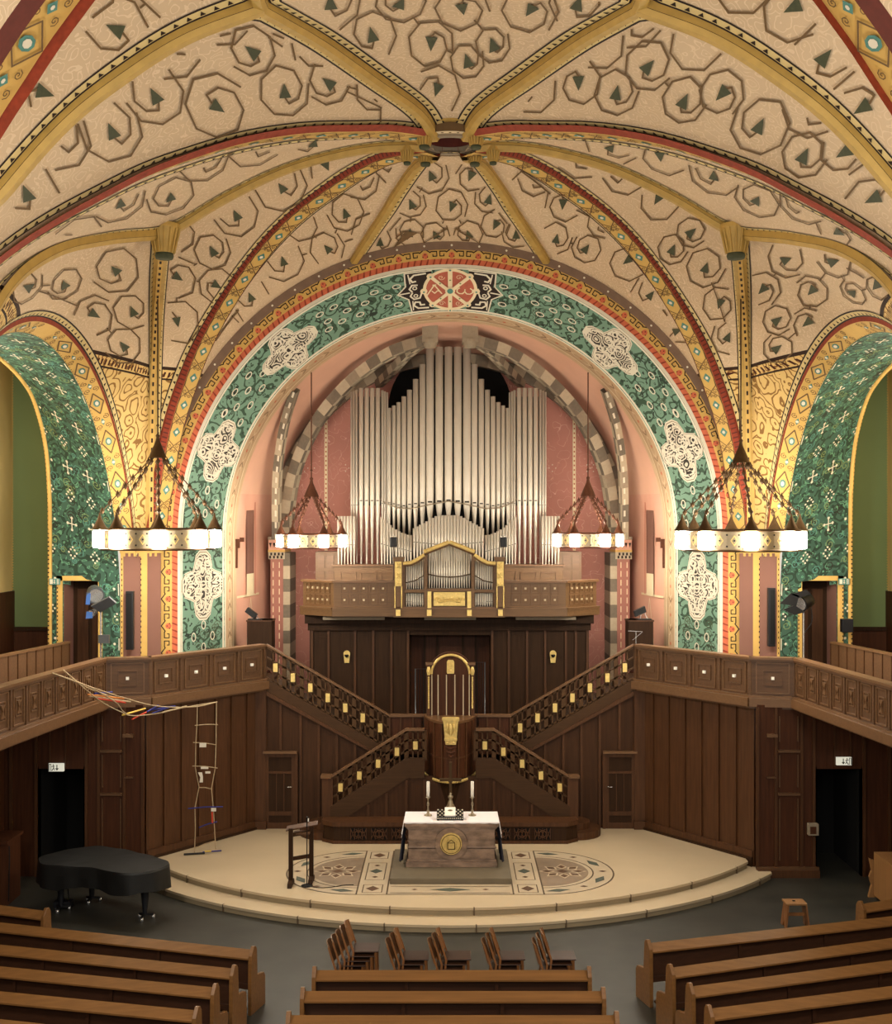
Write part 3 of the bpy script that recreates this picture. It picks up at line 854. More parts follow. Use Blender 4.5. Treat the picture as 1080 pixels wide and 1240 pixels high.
for sg in (-1, 1):
    # diagonal ribs from the twin keystones down to the corner piers
    k0 = V((sg*.55, 33.6, 13.05))
    checker(Curve([k0, V((sg*1.7, 34.1, 12.75)), V((sg*2.9, 34.7, 12.0)), V((sg*3.95, 35.2, 10.9)), V((sg*4.65, 35.6, 9.6)), V((sg*4.95, 35.85, 8.4)), V((sg*5.02, 35.9, 7.2))], 60), .17, .30, ref, .42, False)
    checker(Curve([k0, V((sg*1.2, 34.5, 12.75)), V((sg*1.75, 35.5, 12.35)), V((sg*2.2, 36.3, 12.05))], 30), .12, .22, ref, .3, False)
    # outer dark rib of the side bay, dying into the soffit of the great arch
    checker(Curve([V((sg*4.36, 33.0, 11.45)), V((sg*4.72, 33.6, 10.6)), V((sg*4.98, 34.2, 9.6)), V((sg*5.12, 34.7, 8.6)), V((sg*5.18, 35.1, 7.3))], 40), .13, .2, ref, .5)
    mb = MB()
    # keystone
    box(mb, (sg*.78, 33.35, 12.78), (sg*.34, 33.9, 13.25), 'stone_mid'); lathe(mb, [(0, -.16), (.16, -.14), (.2, 0), (.2, .1)], (sg*.56, 33.5, 12.78), 'stone_mid', 12)
    # pier with painted capital, dashed shafts, stone corner blocks
    x0, x1 = sg*5.28, sg*4.88
    box(mb, (x0, 35.2, .3), (x1, 36.4, 7.25), 'apse_pier_pink')
    box(mb, (sg*5.34, 35.1, 7.25), (sg*4.84, 36.4, 7.34), 'stone_mid'); box(mb, (sg*5.33, 35.12, 6.95), (sg*4.85, 36.4, 7.25), 'pink_light')
    box(mb, (sg*5.34, 35.1, 6.89), (sg*4.84, 36.4, 6.95), 'yellow_paint'); box(mb, (sg*5.33, 35.12, 6.68), (sg*4.85, 36.4, 6.89), 'stone_light')
    for i in range(4):
        xx = sg*(5.27-.11*i)
        prism(mb, [(xx-.04, 35.10, 7.16), (xx+.04, 35.10, 7.16), (xx, 35.10, 7.02)], (0, .02, 0), 'black_paint')
        for j in range(2): box(mb, (xx-.03+.03*j, 35.10, 6.70+.09*j), (xx+.02+.03*j, 35.12, 6.78+.09*j), 'black_paint')
        box(mb, (xx-.012, 35.10, 7.29), (xx+.012, 35.09, 7.32), 'white_paint')
    for xx in (sg*5.20, sg*5.02):
        for i in range(18): box(mb, (xx-.012, 35.18, 2.0+i*.26), (xx+.012, 35.2, 2.17+i*.26), 'cream_paint')
    for i in range(17):
        box(mb, (sg*4.90, 35.15, .4+.38*i), (sg*4.70, 36.45, .78+.38*i), 'stone_light' if i % 2 else 'stone_dark')
    # slit window niche in the apse side wall, framed; recess shade painted as darker pink
    xs = lambda Y: sg*(RI+(RB-RI)*(Y-YS)/(YB-YS)-.02)
    def wall(Y0_, Y1_, z0_, z1_, m, o=0.0):
        mb.add([(xs(Y0_)-sg*o, Y0_, z0_), (xs(Y1_)-sg*o, Y1_, z0_), (xs(Y1_)-sg*o, Y1_, z1_), (xs(Y0_)-sg*o, Y0_, z1_)], [[0, 1, 2, 3]], m)
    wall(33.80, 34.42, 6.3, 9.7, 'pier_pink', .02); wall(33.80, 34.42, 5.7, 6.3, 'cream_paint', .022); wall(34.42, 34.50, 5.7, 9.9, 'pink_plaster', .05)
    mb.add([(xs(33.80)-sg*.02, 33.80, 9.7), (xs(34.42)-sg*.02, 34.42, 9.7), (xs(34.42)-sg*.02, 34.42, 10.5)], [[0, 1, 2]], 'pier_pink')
    wall(33.0, 34.9, 5.66, 5.72, 'cream_paint', .015)
    f_ = lambda y, z: V((xs(y)-sg*.02, y, z))
    pline(mb, f_, [(33.8, 4.4), (34.15, 5.6), (34.5, 4.4), (34.15, 3.4)], .03, 'cream_paint', True)
    # iron bracket
    box(mb, (sg*5.9, 32.85, 7.05), (sg*5.78, 32.97, 7.3), 'brown_iron'); box(mb, (sg*5.9, 32.85, 6.5), (sg*5.84, 32.97, 7.05), 'brown_iron'); box(mb, (sg*5.78, 32.88, 7.22), (sg*5.66, 32.95, 7.34), 'brown_iron')
    trim(mb)

# ================================================================== SIDE ARCHES, PIERS, TRANSEPTS
RS, XA, XC_ = 6.1, 8.2, 9.97
BACK = [(6.1, 3.0), (6.1, 7.6), (6.02, 8.7), (5.8, 9.6), (5.3, 10.35), (4.5, 10.95), (2.8, 11.4), (0, 11.6)]
BK = Curve([V((a, 0, z)) for a, z in BACK], 60)
FR = Curve([V((RS, 0, 3.0)), V((RS, 0, 4.2)), V((RS, 0, ZW))]+[V((RS*math.cos(PI/2*i/20), 0, ZW+RS*math.sin(PI/2*i/20))) for i in range(1, 21)], 60, False)
for sg in (-1, 1):
    side = 'left' if sg < 0 else 'right'
    mb = MB()
    DX0, DX1, DZ = 8.75, 9.64, 6.30      # doorway in the far jamb
    def S(u, v, o=0.0, half=1):
        a, b = FR.at(u), BK.at(u); p = a.lerp(b, v)
        x = sg*(XA+(XC_-XA)*v); n = V((0, -half, 0)) if p.z < 6 else (V((0, BY, 7))-V((0, BY+half*p.x, p.z))).normalized()
        return V((x, BY+half*p.x, p.z))+n*o
    NU, NV = 60, 30
    for half in (1, -1):
        vs = [S(i/NU, j/NV, 0, half) for i in range(NU+1) for j in range(NV+1)]; fs = []
        for i in range(NU):
            for j in range(NV):
                q = [i*(NV+1)+j, (i+1)*(NV+1)+j, (i+1)*(NV+1)+j+1, i*(NV+1)+j+1]
                c = sum((vs[k] for k in q), V((0, 0, 0)))/4
                if half == 1 and DX0 < abs(c.x) < DX1 and c.z < DZ: continue
                fs.append(q)
        mb.add(vs, fs, 'dark_green_scroll', True)
        # chamfer with the diamond band, red edge
        def CH(s, a, o=0.0, half=half):
            L1 = ZW-3.0; t = a/.36; r = RS+.2*t; x = sg*(XA-.34*t)
            if s < L1: y, z = r, 3.0+s
            else:
                th = (s-L1)/RS
                if th > PI/2: return None
                y, z = r*math.cos(th), ZW+r*math.sin(th)
            d = V((-sg*.5, -half*math.cos(min(PI/2, max(0, (s-L1)/RS)))*.8, -.3)).normalized()
            return V((x, BY+half*y, z))+d*o
        L = ZW-3.0+RS*PI/2
        S0 = 4.14 if half == 1 else 0
        grid(mb, lambda u, v: CH(S0+u*(L-S0), v*.36), 80, 2, 'yellow_paint')
        diamond_band(mb, lambda s, a, o=0.0: CH(s, .36-a, .01+o) if 0 < a < .36 and s > 4.14 else None, L, .36, 4.6, 1.22)
        t = 4.2
        while t < L:
            ppoly(mb, lambda s, a: CH(s, a, .012), [(t, .006), (t+.03, .006), (t+.03, .02), (t, .02)], 'black_paint'); t += .1
        def EDG(u, v):
            r = RS+.2+(RW-RS-.2)*v; L1 = ZW-3.0; s = 4.18+u*(L-4.18)
            x = sg*(XA-.34-(XA-.34-7.85)*v)
            if s < L1: return V((x, BY+half*r, 3.0+s))
            th = (s-L1)/RS; return V((x, BY+half*r*math.cos(th), ZW+r*math.sin(th)))
        grid(mb, EDG, 80, 1, 'red_band')
        # gold bead edge at the back
        pts = [S(i/60, 1, .0, half) for i in range(61)]; tube(mb, [p+V((-sg*.02, -half*.03, -.02)) for p in pts], .055, 'yellow_paint', 6)
        for i in range(120):
            p = S(i/120, 1, .06, half); box(mb, p-V((.018, .018, .018)), p+V((.018, .018, .018)), 'black_paint')
        # white crosses and dotted lozenges in staggered rows
        Lb = FR.L; rows = int(Lb/.66)
        for r in range(rows):
            for c in range(4):
                s = .35+r*.68; v = (.14+.46*c/1.0*.54+(.0 if r % 4 < 2 else 0.0))
                v = .02+.32*c
                if s < .2 or v > .98: continue
                u0 = s/Lb; p0 = S(u0, v, 0, half)
                if half == 1 and DX0-.15 < abs(p0.x) < DX1+.15 and p0.z < DZ+.2: continue
                if p0.z < 3.6: continue
                fn = lambda x, y, u0=u0, v=v: S(min(1, max(0, u0+y/Lb)), v+x/(XC_-XA), .012, half) if .01 <= v+x/(XC_-XA) <= .97 else None
                if r % 2 == 0:
                    pline(mb, fn, [(-.11, 0), (.11, 0)], .022, 'white_paint'); pline(mb, fn, [(0, -.14), (0, .14)], .022, 'white_paint')
                    for ex, ey in ((.11, 0), (-.11, 0), (0, .14), (0, -.14)): ppoly(mb, fn, circ(ex, ey, .034, n=6), 'white_paint')
                else:
                    for ex, ey in ((0, .13), (.05, .07), (.1, 0), (.05, -.07), (0, -.13), (-.05, -.07), (-.1, 0), (-.05, .07)): ppoly(mb, fn, circ(ex, ey, .026, n=6), 'white_paint')
        for i in range(170):
            u0 = rng.uniform(.03, .99); v = rng.uniform(.05, .93); p0 = S(u0, v, 0, half)
            if half == 1 and DX0-.2 < abs(p0.x) < DX1+.2 and p0.z < DZ+.2: continue
            if half == -1: continue
            fn = lambda x, y, u0=u0, v=v: S(min(1, max(0, u0+y/Lb)), min(.98, max(.02, v+x/(XC_-XA))), .006, half)
            pline(mb, fn, spiral(0, 0, rng.uniform(.08, .15), 1.4, rng.uniform(0, 6), 10, rng.choice((1, -1))), .018, rng.choice(('teal_paint', 'green_wall', 'black_paint')))
    YJ = BY+RS
    # door frame in the jamb
    for a, b in (((sg*(DX0-.10), YJ-.03, 3.7), (sg*DX0, YJ+.05, DZ+.12)), ((sg*DX1, YJ-.03, 3.7), (sg*(DX1+.14), YJ+.05, DZ+.12)), ((sg*(DX0-.10), YJ-.03, DZ), (sg*(DX1+.14), YJ+.05, DZ+.12))): box(mb, a, b, 'yellow_paint')
    z = 3.8
    while z < DZ:
        for xx in (DX0-.085, DX1+.12): box(mb, (sg*xx-.012, YJ-.04, z), (sg*xx+.012, YJ-.03, z+.04), 'black_paint')
        z += .1
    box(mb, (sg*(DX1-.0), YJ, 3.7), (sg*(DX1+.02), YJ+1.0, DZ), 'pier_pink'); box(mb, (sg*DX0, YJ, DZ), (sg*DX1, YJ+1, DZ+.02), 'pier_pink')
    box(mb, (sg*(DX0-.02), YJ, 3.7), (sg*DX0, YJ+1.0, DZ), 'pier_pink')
    # pier between the side arch and the chancel arch
    zc = 7.12
    A, B_, C_, D_ = (sg*8.2, 29.78), (sg*7.86, 29.86), (sg*7.62, 29.98), (sg*7.03, 30.17)
    def face(p, q, z0_, z1_, m, o=0.0):
        d = V((q[0]-p[0], q[1]-p[1], 0)).normalized(); n = V((d.y, -d.x, 0))
        if n.y > 0: n = -n
        mb.add([V((p[0], p[1], z0_))+n*o, V((q[0], q[1], z0_))+n*o, V((q[0], q[1], z1_))+n*o, V((p[0], p[1], z1_))+n*o], [[0, 1, 2, 3]], m)
    D2 = (sg*7.27, 30.10)
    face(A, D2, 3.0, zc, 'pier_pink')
    P = lambda t: (A[0]+(D2[0]-A[0])*t, A[1]+(D2[1]-A[1])*t)
    face(P(.50), P(.66), 3.0, zc, 'yellow_paint', .02); face(P(0), P(.07), 3.0, zc, 'yellow_paint', .02); face(P(-.02), P(1.02), zc-.14, zc+.03, 'yellow_paint', .03)
    for k in range(7): face(P(.06+.13*k), P(.12+.13*k), zc-.22, zc-.12, 'yellow_paint', .025)
    z = 3.3
    while z < zc-.2:
        face(P(.495), P(.515), z, z+.05, 'black_paint', .03); face(P(.02), P(.04), z, z+.05, 'black_paint', .03); z += .13
    # slim wall behind, joining web foot and pier top
    face(A, D2, zc, 7.3, 'yellow_paint', -.01)
    # transept space: end wall in green, side wall in yellow, wainscot, ceiling
    XE = 11.55; YE = 31.6
    def quad(a, b, c, d, m): mb.add([a, b, c, d], [[0, 1, 2, 3]], m)
    quad((sg*9.97, YE, 5.0), (sg*XE, YE, 5.0), (sg*XE, YE, 13), (sg*9.97, YE, 13), 'green_wall')
    quad((sg*9.97, YJ, 3), (sg*9.97, YE, 3), (sg*9.97, YE, 13), (sg*9.97, YJ, 13), 'green_wall')
    box(mb, (sg*9.97, YE-.06, 3.0), (sg*XE, YE+.1, 4.95), 'red_oak'); box(mb, (sg*9.97, YE-.1, 4.9), (sg*XE, YE, 5.0), 'darker_oak')
    quad((sg*XE, YE, 5.9), (sg*XE, 12, 5.9), (sg*XE, 12, 13), (sg*XE, YE, 13), 'yellow_wall')
    box(mb, (sg*(XE-.06), 12, 3.0), (sg*(XE+.1), YE, 5.95), 'red_oak')
    quad((sg*9.9, 12, 11.9), (sg*XE, 12, 11.9), (sg*XE, YE, 11.9), (sg*9.9, YE, 11.9), 'yellow_wall')
    for i in range(100):
        zz = 5.0+i*.07; box(mb, (sg*(XE-.03), YE-.03, zz), (sg*XE, YE-.01, zz+.035), 'yellow_paint')
    mb.build('wall_'+side, kind='structure')
    # the gallery door itself
    mb = MB(); box(mb, (sg*DX0, YJ+.85, 3.7), (sg*DX1, YJ+.92, DZ), 'darker_oak')
    for xx in (DX0+.12, DX0+.5): box(mb, (sg*xx, YJ+.82, 4.0), (sg*(xx+.28), YJ+.86, DZ-.25), 'dark_oak')
    d = mb.build('door_%d' % (1 if sg < 0 else 2), kind='structure')
    h = MB(); tube(h, [(sg*(DX0+.06), YJ+.85, 4.75), (sg*(DX0+.06), YJ+.78, 4.75), (sg*(DX0+.18), YJ+.78, 4.75)], .014, 'gilt', 6); h.build('door_handle', d)

# ================================================================== FLOOR, PLATFORM
mb = MB(); box(mb, (-14, 2, -.2), (14, 37, 0), 'slate_floor'); mb.build('floor', kind='structure')
PC = V((0, 31.4, 0)); ZP = .30
def arcpts(R, z, a=52, n=60): return [V((R*math.sin(math.radians(-a+2*a*i/n)), 31.4-R*math.cos(math.radians(-a+2*a*i/n)), z)) for i in range(n+1)]
mb = MB()
for R, z0, z1, lip in ((8.85, 0, .15, .03), (8.30, .15, .30, .03)):
    n = 60
    top = arcpts(R, z1); bot = arcpts(R-.03, z0); lo = arcpts(R, z1-.05); li = arcpts(R-.03, z1-.05)
    loft(mb, bot, li, 'pale_stone_riser'); loft(mb, li, lo, 'pale_stone_riser'); loft(mb, lo, top, 'pale_stone')
    poly = top+[V((top[-1].x, 30.6, z1)), V((top[0].x, 30.6, z1))]
    mb.add(poly, [list(range(len(poly)))[::-1]], 'pale_stone')
    k = -42
    while k < 50:        # joints of the curb stones
        a = math.radians(k); p = V((R*math.sin(a), 31.4-R*math.cos(a), 0)); t = V((math.cos(a), math.sin(a), 0)); r_ = V((math.sin(a), -math.cos(a), 0))
        obox(mb, p+r_*.002-t*.012+V((0, 0, z0)), t*.024, -r_*.05, (0, 0, z1-z0+.001), 'inlay_line'); k += 11.3
fl = lambda x, y: V((x, y, ZP+.002)); fl2 = lambda x, y: V((x, y, ZP+.004)); fl3 = lambda x, y: V((x, y, ZP+.006)); fl4 = lambda x, y: V((x, y, ZP+.008))
yc, HR, XL = 25.53, 1.59, 1.88
def stadium(r, n=30):
    return [(XL+r*math.cos(-PI/2+PI*i/n), yc+r*math.sin(-PI/2+PI*i/n)) for i in range(n+1)]+[(-XL-r*math.cos(-PI/2+PI*i/n), yc-r*math.sin(-PI/2+PI*i/n)) for i in range(n+1)]
ppoly(mb, fl, stadium(HR), 'inlay_cream'); pline(mb, fl2, stadium(HR), .035, 'inlay_line', True)
def diam(cx, cy, a, b, m, rot=0): ppoly(mb, fl4, [(cx+a*math.cos(rot), cy+a*math.sin(rot)), (cx-b*math.sin(rot), cy+b*math.cos(rot)), (cx-a*math.cos(rot), cy-a*math.sin(rot)), (cx+b*math.sin(rot), cy-b*math.cos(rot))], m)
for sg in (-1, 1):
    half = lambda r: [(sg*(XL+r*math.cos(-PI/2+PI*i/24)), yc+r*math.sin(-PI/2+PI*i/24)) for i in range(25)]
    pline(mb, fl2, half(1.16)+[(sg*XL, yc-1.16)], .03, 'inlay_line'); ppoly(mb, fl2, half(1.06), 'inlay_grey')
    for i in range(7):
        an = -PI/2+PI*(i+.5)/7; cx_, cy_ = sg*(XL+1.37*math.cos(an)), yc+1.37*math.sin(an)
        if i % 2 == 0: diam(cx_, cy_, .26, .10, 'inlay_green', (an+PI/2)*1 if sg > 0 else PI-(an+PI/2))
        else: diam(cx_, cy_, .09, .06, 'inlay_brown')
    # rosette of squares
    rx, ry = sg*(XL+.52), yc
    for k in range(8):
        an = k*PI/4; cx_, cy_ = rx+.33*math.cos(an), ry+.33*math.sin(an)
        ppoly(mb, fl3, [(rx+.52*math.cos(an), ry+.52*math.sin(an)), (rx+.33*math.cos(an+.38), ry+.33*math.sin(an+.38)), (rx+.16*math.cos(an), ry+.16*math.sin(an)), (rx+.33*math.cos(an-.38), ry+.33*math.sin(an-.38))], 'inlay_cream')
        diam(cx_, cy_, .13, .085, 'inlay_brown', an)
    ppoly(mb, fl4, circ(rx, ry, .13, n=4), 'inlay_brown')
    # the bands beside the altar
    x0, x1 = sg*1.27, sg*1.88
    ppoly(mb, fl3, [(x0, yc-HR), (x1, yc-HR), (x1, yc+HR), (x0, yc+HR)], 'inlay_cream')
    for xx in (x0, x1): pline(mb, fl4, [(xx, yc-HR), (xx, yc+HR)], .03, 'inlay_line')
    for cy_, hh, m in ((yc-1.22, .26, 0), (yc, .62, 1), (yc+1.22, .26, 0)):
        pline(mb, fl4, [(sg*1.38, cy_-hh), (sg*1.77, cy_-hh), (sg*1.77, cy_+hh), (sg*1.38, cy_+hh)], .02, 'inlay_line', True)
        diam(sg*1.575, cy_, .14, .17, 'inlay_green' if m else 'inlay_brown')
        if m:
            diam(sg*1.575, cy_+.42, .07, .07, 'inlay_brown'); diam(sg*1.575, cy_-.42, .07, .07, 'inlay_brown')
for x in (-1.0, 1.0): diam(x*.72, yc-1.28, .07, .05, 'inlay_brown')
pline(mb, fl4, [(-1.2, yc-1.5), (1.2, yc-1.5)], .02, 'inlay_line'); pline(mb, fl4, [(-1.2, yc-1.08), (1.2, yc-1.08)], .02, 'inlay_line'); diam(0, yc-1.29, .42, .12, 'inlay_green')
mb.build('floor_platform', kind='structure')

# ================================================================== PANELLED WALLS UNDER THE GALLERIES
ZG0, ZG1 = 3.70, 4.78
A_, B2, C2, D2_ = (4.53, 29.2), (6.62, 26.4), (7.55, 26.2), (8.05, 21.9)
E2 = (8.75, 14.0)
def P3(p, z, sg=1): return V((sg*p[0], p[1], z))
for sg in (-1, 1):
    side = 'left' if sg < 0 else 'right'
    mb = MB()
    a, b = V((sg*4.60, 29.3, 0)), V((sg*6.72, 26.45, 0)); d = b-a; L = d.length; u = d/L; n = V((u.y, -u.x, 0))
    if n.dot(V((-sg, -1, 0))) < 0: n = -n
    obox(mb, a, d, -n*.1, (0, 0, 3.75), 'dark_oak')
    for i in range(8):
        s = L*i/7; w_ = .05
        obox(mb, a+u*(s-w_/2), u*w_, n*.045, (0, 0, 3.72), 'dark_oak')
    obox(mb, a, d, n*.07, (0, 0, .5), 'dark_oak'); obox(mb, a, d, n*.10, (0, 0, .36), 'darker_oak')
    # pilaster where it meets the stairs
    box(mb, (sg*4.48, 29.1, .3), (sg*4.74, 29.35, 3.7), 'dark_oak'); box(mb, (sg*4.46, 29.02, .3), (sg*4.76, 29.4, .5), 'dark_oak')
    mb.build('wall_stage_'+side, kind='structure'); mb = MB()
    # frontal bay with framed niches, facing the nave
    Yw = 26.2; x0, x1 = 6.72, 7.98
    def bx(xa, xb, ya, yb, za, zb, m): box(mb, (sg*xa, ya, za), (sg*xb, yb, zb), m)
    bx(x0, 14, Yw, Yw+.15, 2.35, 3.75, 'red_oak'); bx(x0, 8.02, Yw, Yw+.15, 0, 2.35, 'red_oak'); bx(9.0, 14, Yw, Yw+.15, 0, 2.35, 'red_oak')
    for xx in (6.72, 7.12, 7.68, 7.95): bx(xx-.03, xx+.03, Yw-.05, Yw, 0, 3.7, 'dark_oak')
    for z, xa, xb in ((2.72, 7.16, 7.64), (1.78, 7.16, 7.64)): bx(xa, xb, Yw-.09, Yw, z, z+.05, 'parapet_oak')
    bx(6.92, 7.14, Yw-.1, Yw, 3.05, 3.12, 'parapet_trim'); bx(6.92, 7.12, Yw-.06, Yw, 2.15, 2.18, 'parapet_oak')
    for z0_, z1_ in ((.35, 1.7), (1.95, 2.66), (2.95, 3.5)):
        for xx in (7.19, 7.59): bx(xx, xx+.025, Yw-.03, Yw, z0_, z1_, 'parapet_oak')
    bx(x0-.02, 8.05, Yw-.14, Yw, 0, .16, 'dark_oak'); bx(x0-.02, 8.05, Yw-.09, Yw, .16, .22, 'parapet_oak')
    for xx in (9.05, 9.6, 10.3, 11.2): bx(xx-.03, xx+.03, Yw-.05, Yw, 0, 3.7, 'dark_oak')
    for xx in (8.4, 8.75): bx(xx-.01, xx+.02, Yw-.03, Yw, 2.4, 3.7, 'dark_oak')
    # passage behind the opening, its walls painted black for the darkness inside
    bx(7.99, 8.02, Yw, Yw+2, 0, 2.4, 'void_shade'); bx(9.0, 9.03, Yw, Yw+2, 0, 2.4, 'void_shade'); bx(8, 9.02, Yw+1.9, Yw+2, 0, 2.4, 'void_shade'); bx(8, 9.02, Yw+.15, Yw+2, 2.35, 2.4, 'void_shade')
    mb.build('wall_bay_'+side, kind='structure'); mb = MB()
    # outer wall running towards the nave under the gallery
    bx(9.75, 9.9, 12, Yw, 0, 3.75, 'red_oak')
    for i in range(9): bx(9.70, 9.75, 13+1.4*i, 13.06+1.4*i, 0, 3.7, 'dark_oak')
    mb.build('wall_lower_'+side, kind='structure')
    # gallery deck
    mb = MB()
    pl = [P3(A_, 3.66, sg), P3(B2, 3.66, sg), P3(C2, 3.66, sg), P3(D2_, 3.66, sg), P3(E2, 3.66, sg), V((sg*11.6, 14, 3.66)), V((sg*11.6, 31.6, 3.66)), V((sg*4.5, 31.6, 3.66))]
    prism(mb, pl, (0, 0, .12), 'darker_oak'); mb.build('floor_gallery_'+side, kind='structure')
    # ---- parapet
    t = thing('gallery_parapet', 'dark wooden gallery parapet with square panels, on the %s of the altar stairs' % side, 'parapet', (sg*6.62, 26.4, ZG0))
    def seg(p, q, n, kind):
        p3, q3 = P3(p, 0, sg), P3(q, 0, sg); dd = q3-p3; LL = dd.length; uu = dd/LL; nn = V((uu.y, -uu.x, 0))
        if nn.dot(-V(p3)) < 0: nn = -nn
        mb = MB(); obox(mb, p3+V((0, 0, ZG0+.2)), dd, -nn*.08, (0, 0, .84), 'parapet_oak')
        for i in range(n+1):
            s = LL*i/n; w_ = .07 if n > 1 else .08
            obox(mb, p3+uu*(s-w_/2)+V((0, 0, ZG0+.22)), uu*w_, nn*.035, (0, 0, .80), 'parapet_oak')
        mb.build('board', t)
        mb = MB(); e = uu*.03
        obox(mb, p3-e+V((0, 0, ZG0)), dd+e*2, nn*.14, (0, 0, .19), 'parapet_trim'); obox(mb, p3-e+V((0, 0, ZG0+.19)), dd+e*2, nn*.09, (0, 0, .05), 'parapet_trim'); obox(mb, p3-e+V((0, 0, ZG0-.05)), dd+e*2, nn*.06, (0, 0, .06), 'parapet_oak')
        mb.build('base_moulding', t)
        mb = MB(); obox(mb, p3-e+nn*.07+V((0, 0, ZG1-.05)), dd+e*2, -nn*.26, (0, 0, .05), 'handrail_oak'); obox(mb, p3-e+nn*.05+V((0, 0, ZG1-.10)), dd+e*2, -nn*.12, (0, 0, .05), 'parapet_oak')
        mb.build('top_rail', t)
        for i in range(n):
            c = p3+uu*(LL*(i+.5)/n)+V((0, 0, ZG0+.62)); hw = LL/n/2-.07; mb = MB()
            def frame(w1, h1, th, o, m):
                for s_ in (-1, 1):
                    obox(mb, c+uu*(s_*w1-th/2)+V((0, 0, -h1))+nn*.0, uu*th, nn*o, (0, 0, 2*h1), m)
                    obox(mb, c+uu*(-w1)+V((0, 0, s_*h1-th/2)), uu*2*w1, nn*o, (0, 0, th), m)
            frame(hw*.86, .33, .025, .03, 'parapet_trim')
            if kind == 'square':
                frame(min(.2, hw*.5), .16, .018, .022, 'parapet_oak'); k = mb.build('panel', t)
                mb = MB(); obox(mb, c-uu*.032+V((0, 0, -.032)), uu*.064, nn*.05, (0, 0, .064), 'white_wax'); mb.build('stud', k)
            else:
                frame(hw*.45, .17, .02, .022, 'parapet_trim')
                for s_ in (-1, 1):
                    prism(mb, [c+nn*.005+uu*-hw*.3+V((0, 0, s_*.12)), c+nn*.005+uu*hw*.3+V((0, 0, s_*.12)), c+nn*.005], nn*.03, 'parapet_trim')
                k = mb.build('panel', t)
    seg(A_, B2, 4, 'square'); seg(B2, C2, 1, 'square'); seg(C2, D2_, 7, 'narrow'); seg(D2_, E2, 12, 'narrow')
    # plank partition behind the parapet, up on the gallery
    mb = MB(); p, q = V((sg*9.35, 29.4, 3.78)), V((sg*9.95, 25.8, 3.78)); dd = q-p; uu = dd.normalized(); nn = V((uu.y, -uu.x, 0)); nn = nn if nn.x*sg < 0 else -nn
    obox(mb, p, dd, -nn*.06, (0, 0, 1.0), 'parapet_oak'); obox(mb, p-uu*.02+nn*.05, dd+uu*.04, -nn*.14, (0, 0, 0), 'parapet_trim') if False else None
    obox(mb, p+V((0, 0, 1.0))+nn*.04, dd, -nn*.14, (0, 0, .05), 'handrail_oak')
    for i in range(10): obox(mb, p+uu*(dd.length*i/9-.015), uu*.03, nn*.02, (0, 0, 1.0), 'dark_oak')
    mb.build('plank_partition', label='low plank partition on the %s gallery, behind the parapet' % side, cat='partition')

# ================================================================== WOODEN STRUCTURE UNDER THE ORGAN
Yb = 32.6
mb = MB()
xl, xr = X(375, Yb), X(713, Yb); zt = 5.34
xo0, xo1 = X(496, Yb), X(594, Yb); zo = Z(769, Yb)
box(mb, (xl, Yb, .3), (xo0, Yb+.2, zt), 'darker_oak'); box(mb, (xo1, Yb, .3), (xr, Yb+.2, zt), 'darker_oak'); box(mb, (xo0, Yb, zo), (xo1, Yb+.2, zt), 'darker_oak')
box(mb, (xl-.04, Yb-.12, Z(763, Yb)), (xr+.04, Yb, zt-.1), 'darker_oak'); box(mb, (xl-.1, Yb-.3, Z(754, Yb)), (xr+.1, Yb, zt), 'darker_oak')
for x in [X(p, Yb) for p in (378, 398, 430, 452, 474, 494, 596, 616, 638, 660, 685, 697, 711)]: box(mb, (x-.03, Yb-.05, 2.2), (x+.03, Yb, Z(763, Yb)), 'dark_oak')
box(mb, (xl, Yb+.2, .3), (xl+.1, 36.4, zt), 'darker_oak'); box(mb, (xr-.1, Yb+.2, .3), (xr, 36.4, zt), 'darker_oak')
box(mb, (xo0, Yb+1.2, .3), (xo1, Yb+1.3, zt), 'red_oak'); box(mb, (xo0-.1, Yb+.2, .3), (xo0, Yb+1.3, zt), 'darker_oak'); box(mb, (xo1, Yb+.2, .3), (xo1+.1, Yb+1.3, zt), 'darker_oak')
for x in [X(p, Yb) for p in (513, 529, 561, 577)]: box(mb, (x-.03, Yb+1.15, 2.2), (x+.03, Yb+1.2, zt), 'darker_oak')
mb.build('wall_rear_panelling', kind='structure')
mb = MB(); box(mb, (-4.5, 29.3, 2.05), (4.5, 33.8, 2.15), 'darker_oak'); box(mb, (-4.05, 28.35, 1.95), (4.05, 29.3, 1.96), 'darker_oak') if False else None
mb.build('floor_landing', kind='structure')
# folding metal gates in the opening behind the pulpit
for sg, pts in ((-1, (503, 519)), (1, (572, 587))):
    t = thing('metal_gate', 'thin grey metal gate %s of the pulpit back in the dark opening' % ('left' if sg < 0 else 'right'), 'gate', (X(sum(pts)/2, 31.6), 31.6, 2.15))
    x0, x1 = X(pts[0], 31.6), X(pts[1], 31.6); z1 = Z(810 if sg < 0 else 802, 31.6)
    mb = MB(); tube(mb, [(x0, 31.6, 2.15), (x0, 31.6, z1), (x1, 31.6, z1), (x1, 31.6, 2.15)], .018, 'lamp_housing', 6); mb.build('frame', t)
    for i in range(1, 5):
        mb = MB(); xx = x0+(x1-x0)*i/5; tube(mb, [(xx, 31.62, 2.2), (xx, 31.62, z1)], .009, 'black_metal', 5); mb.build('rod', t)

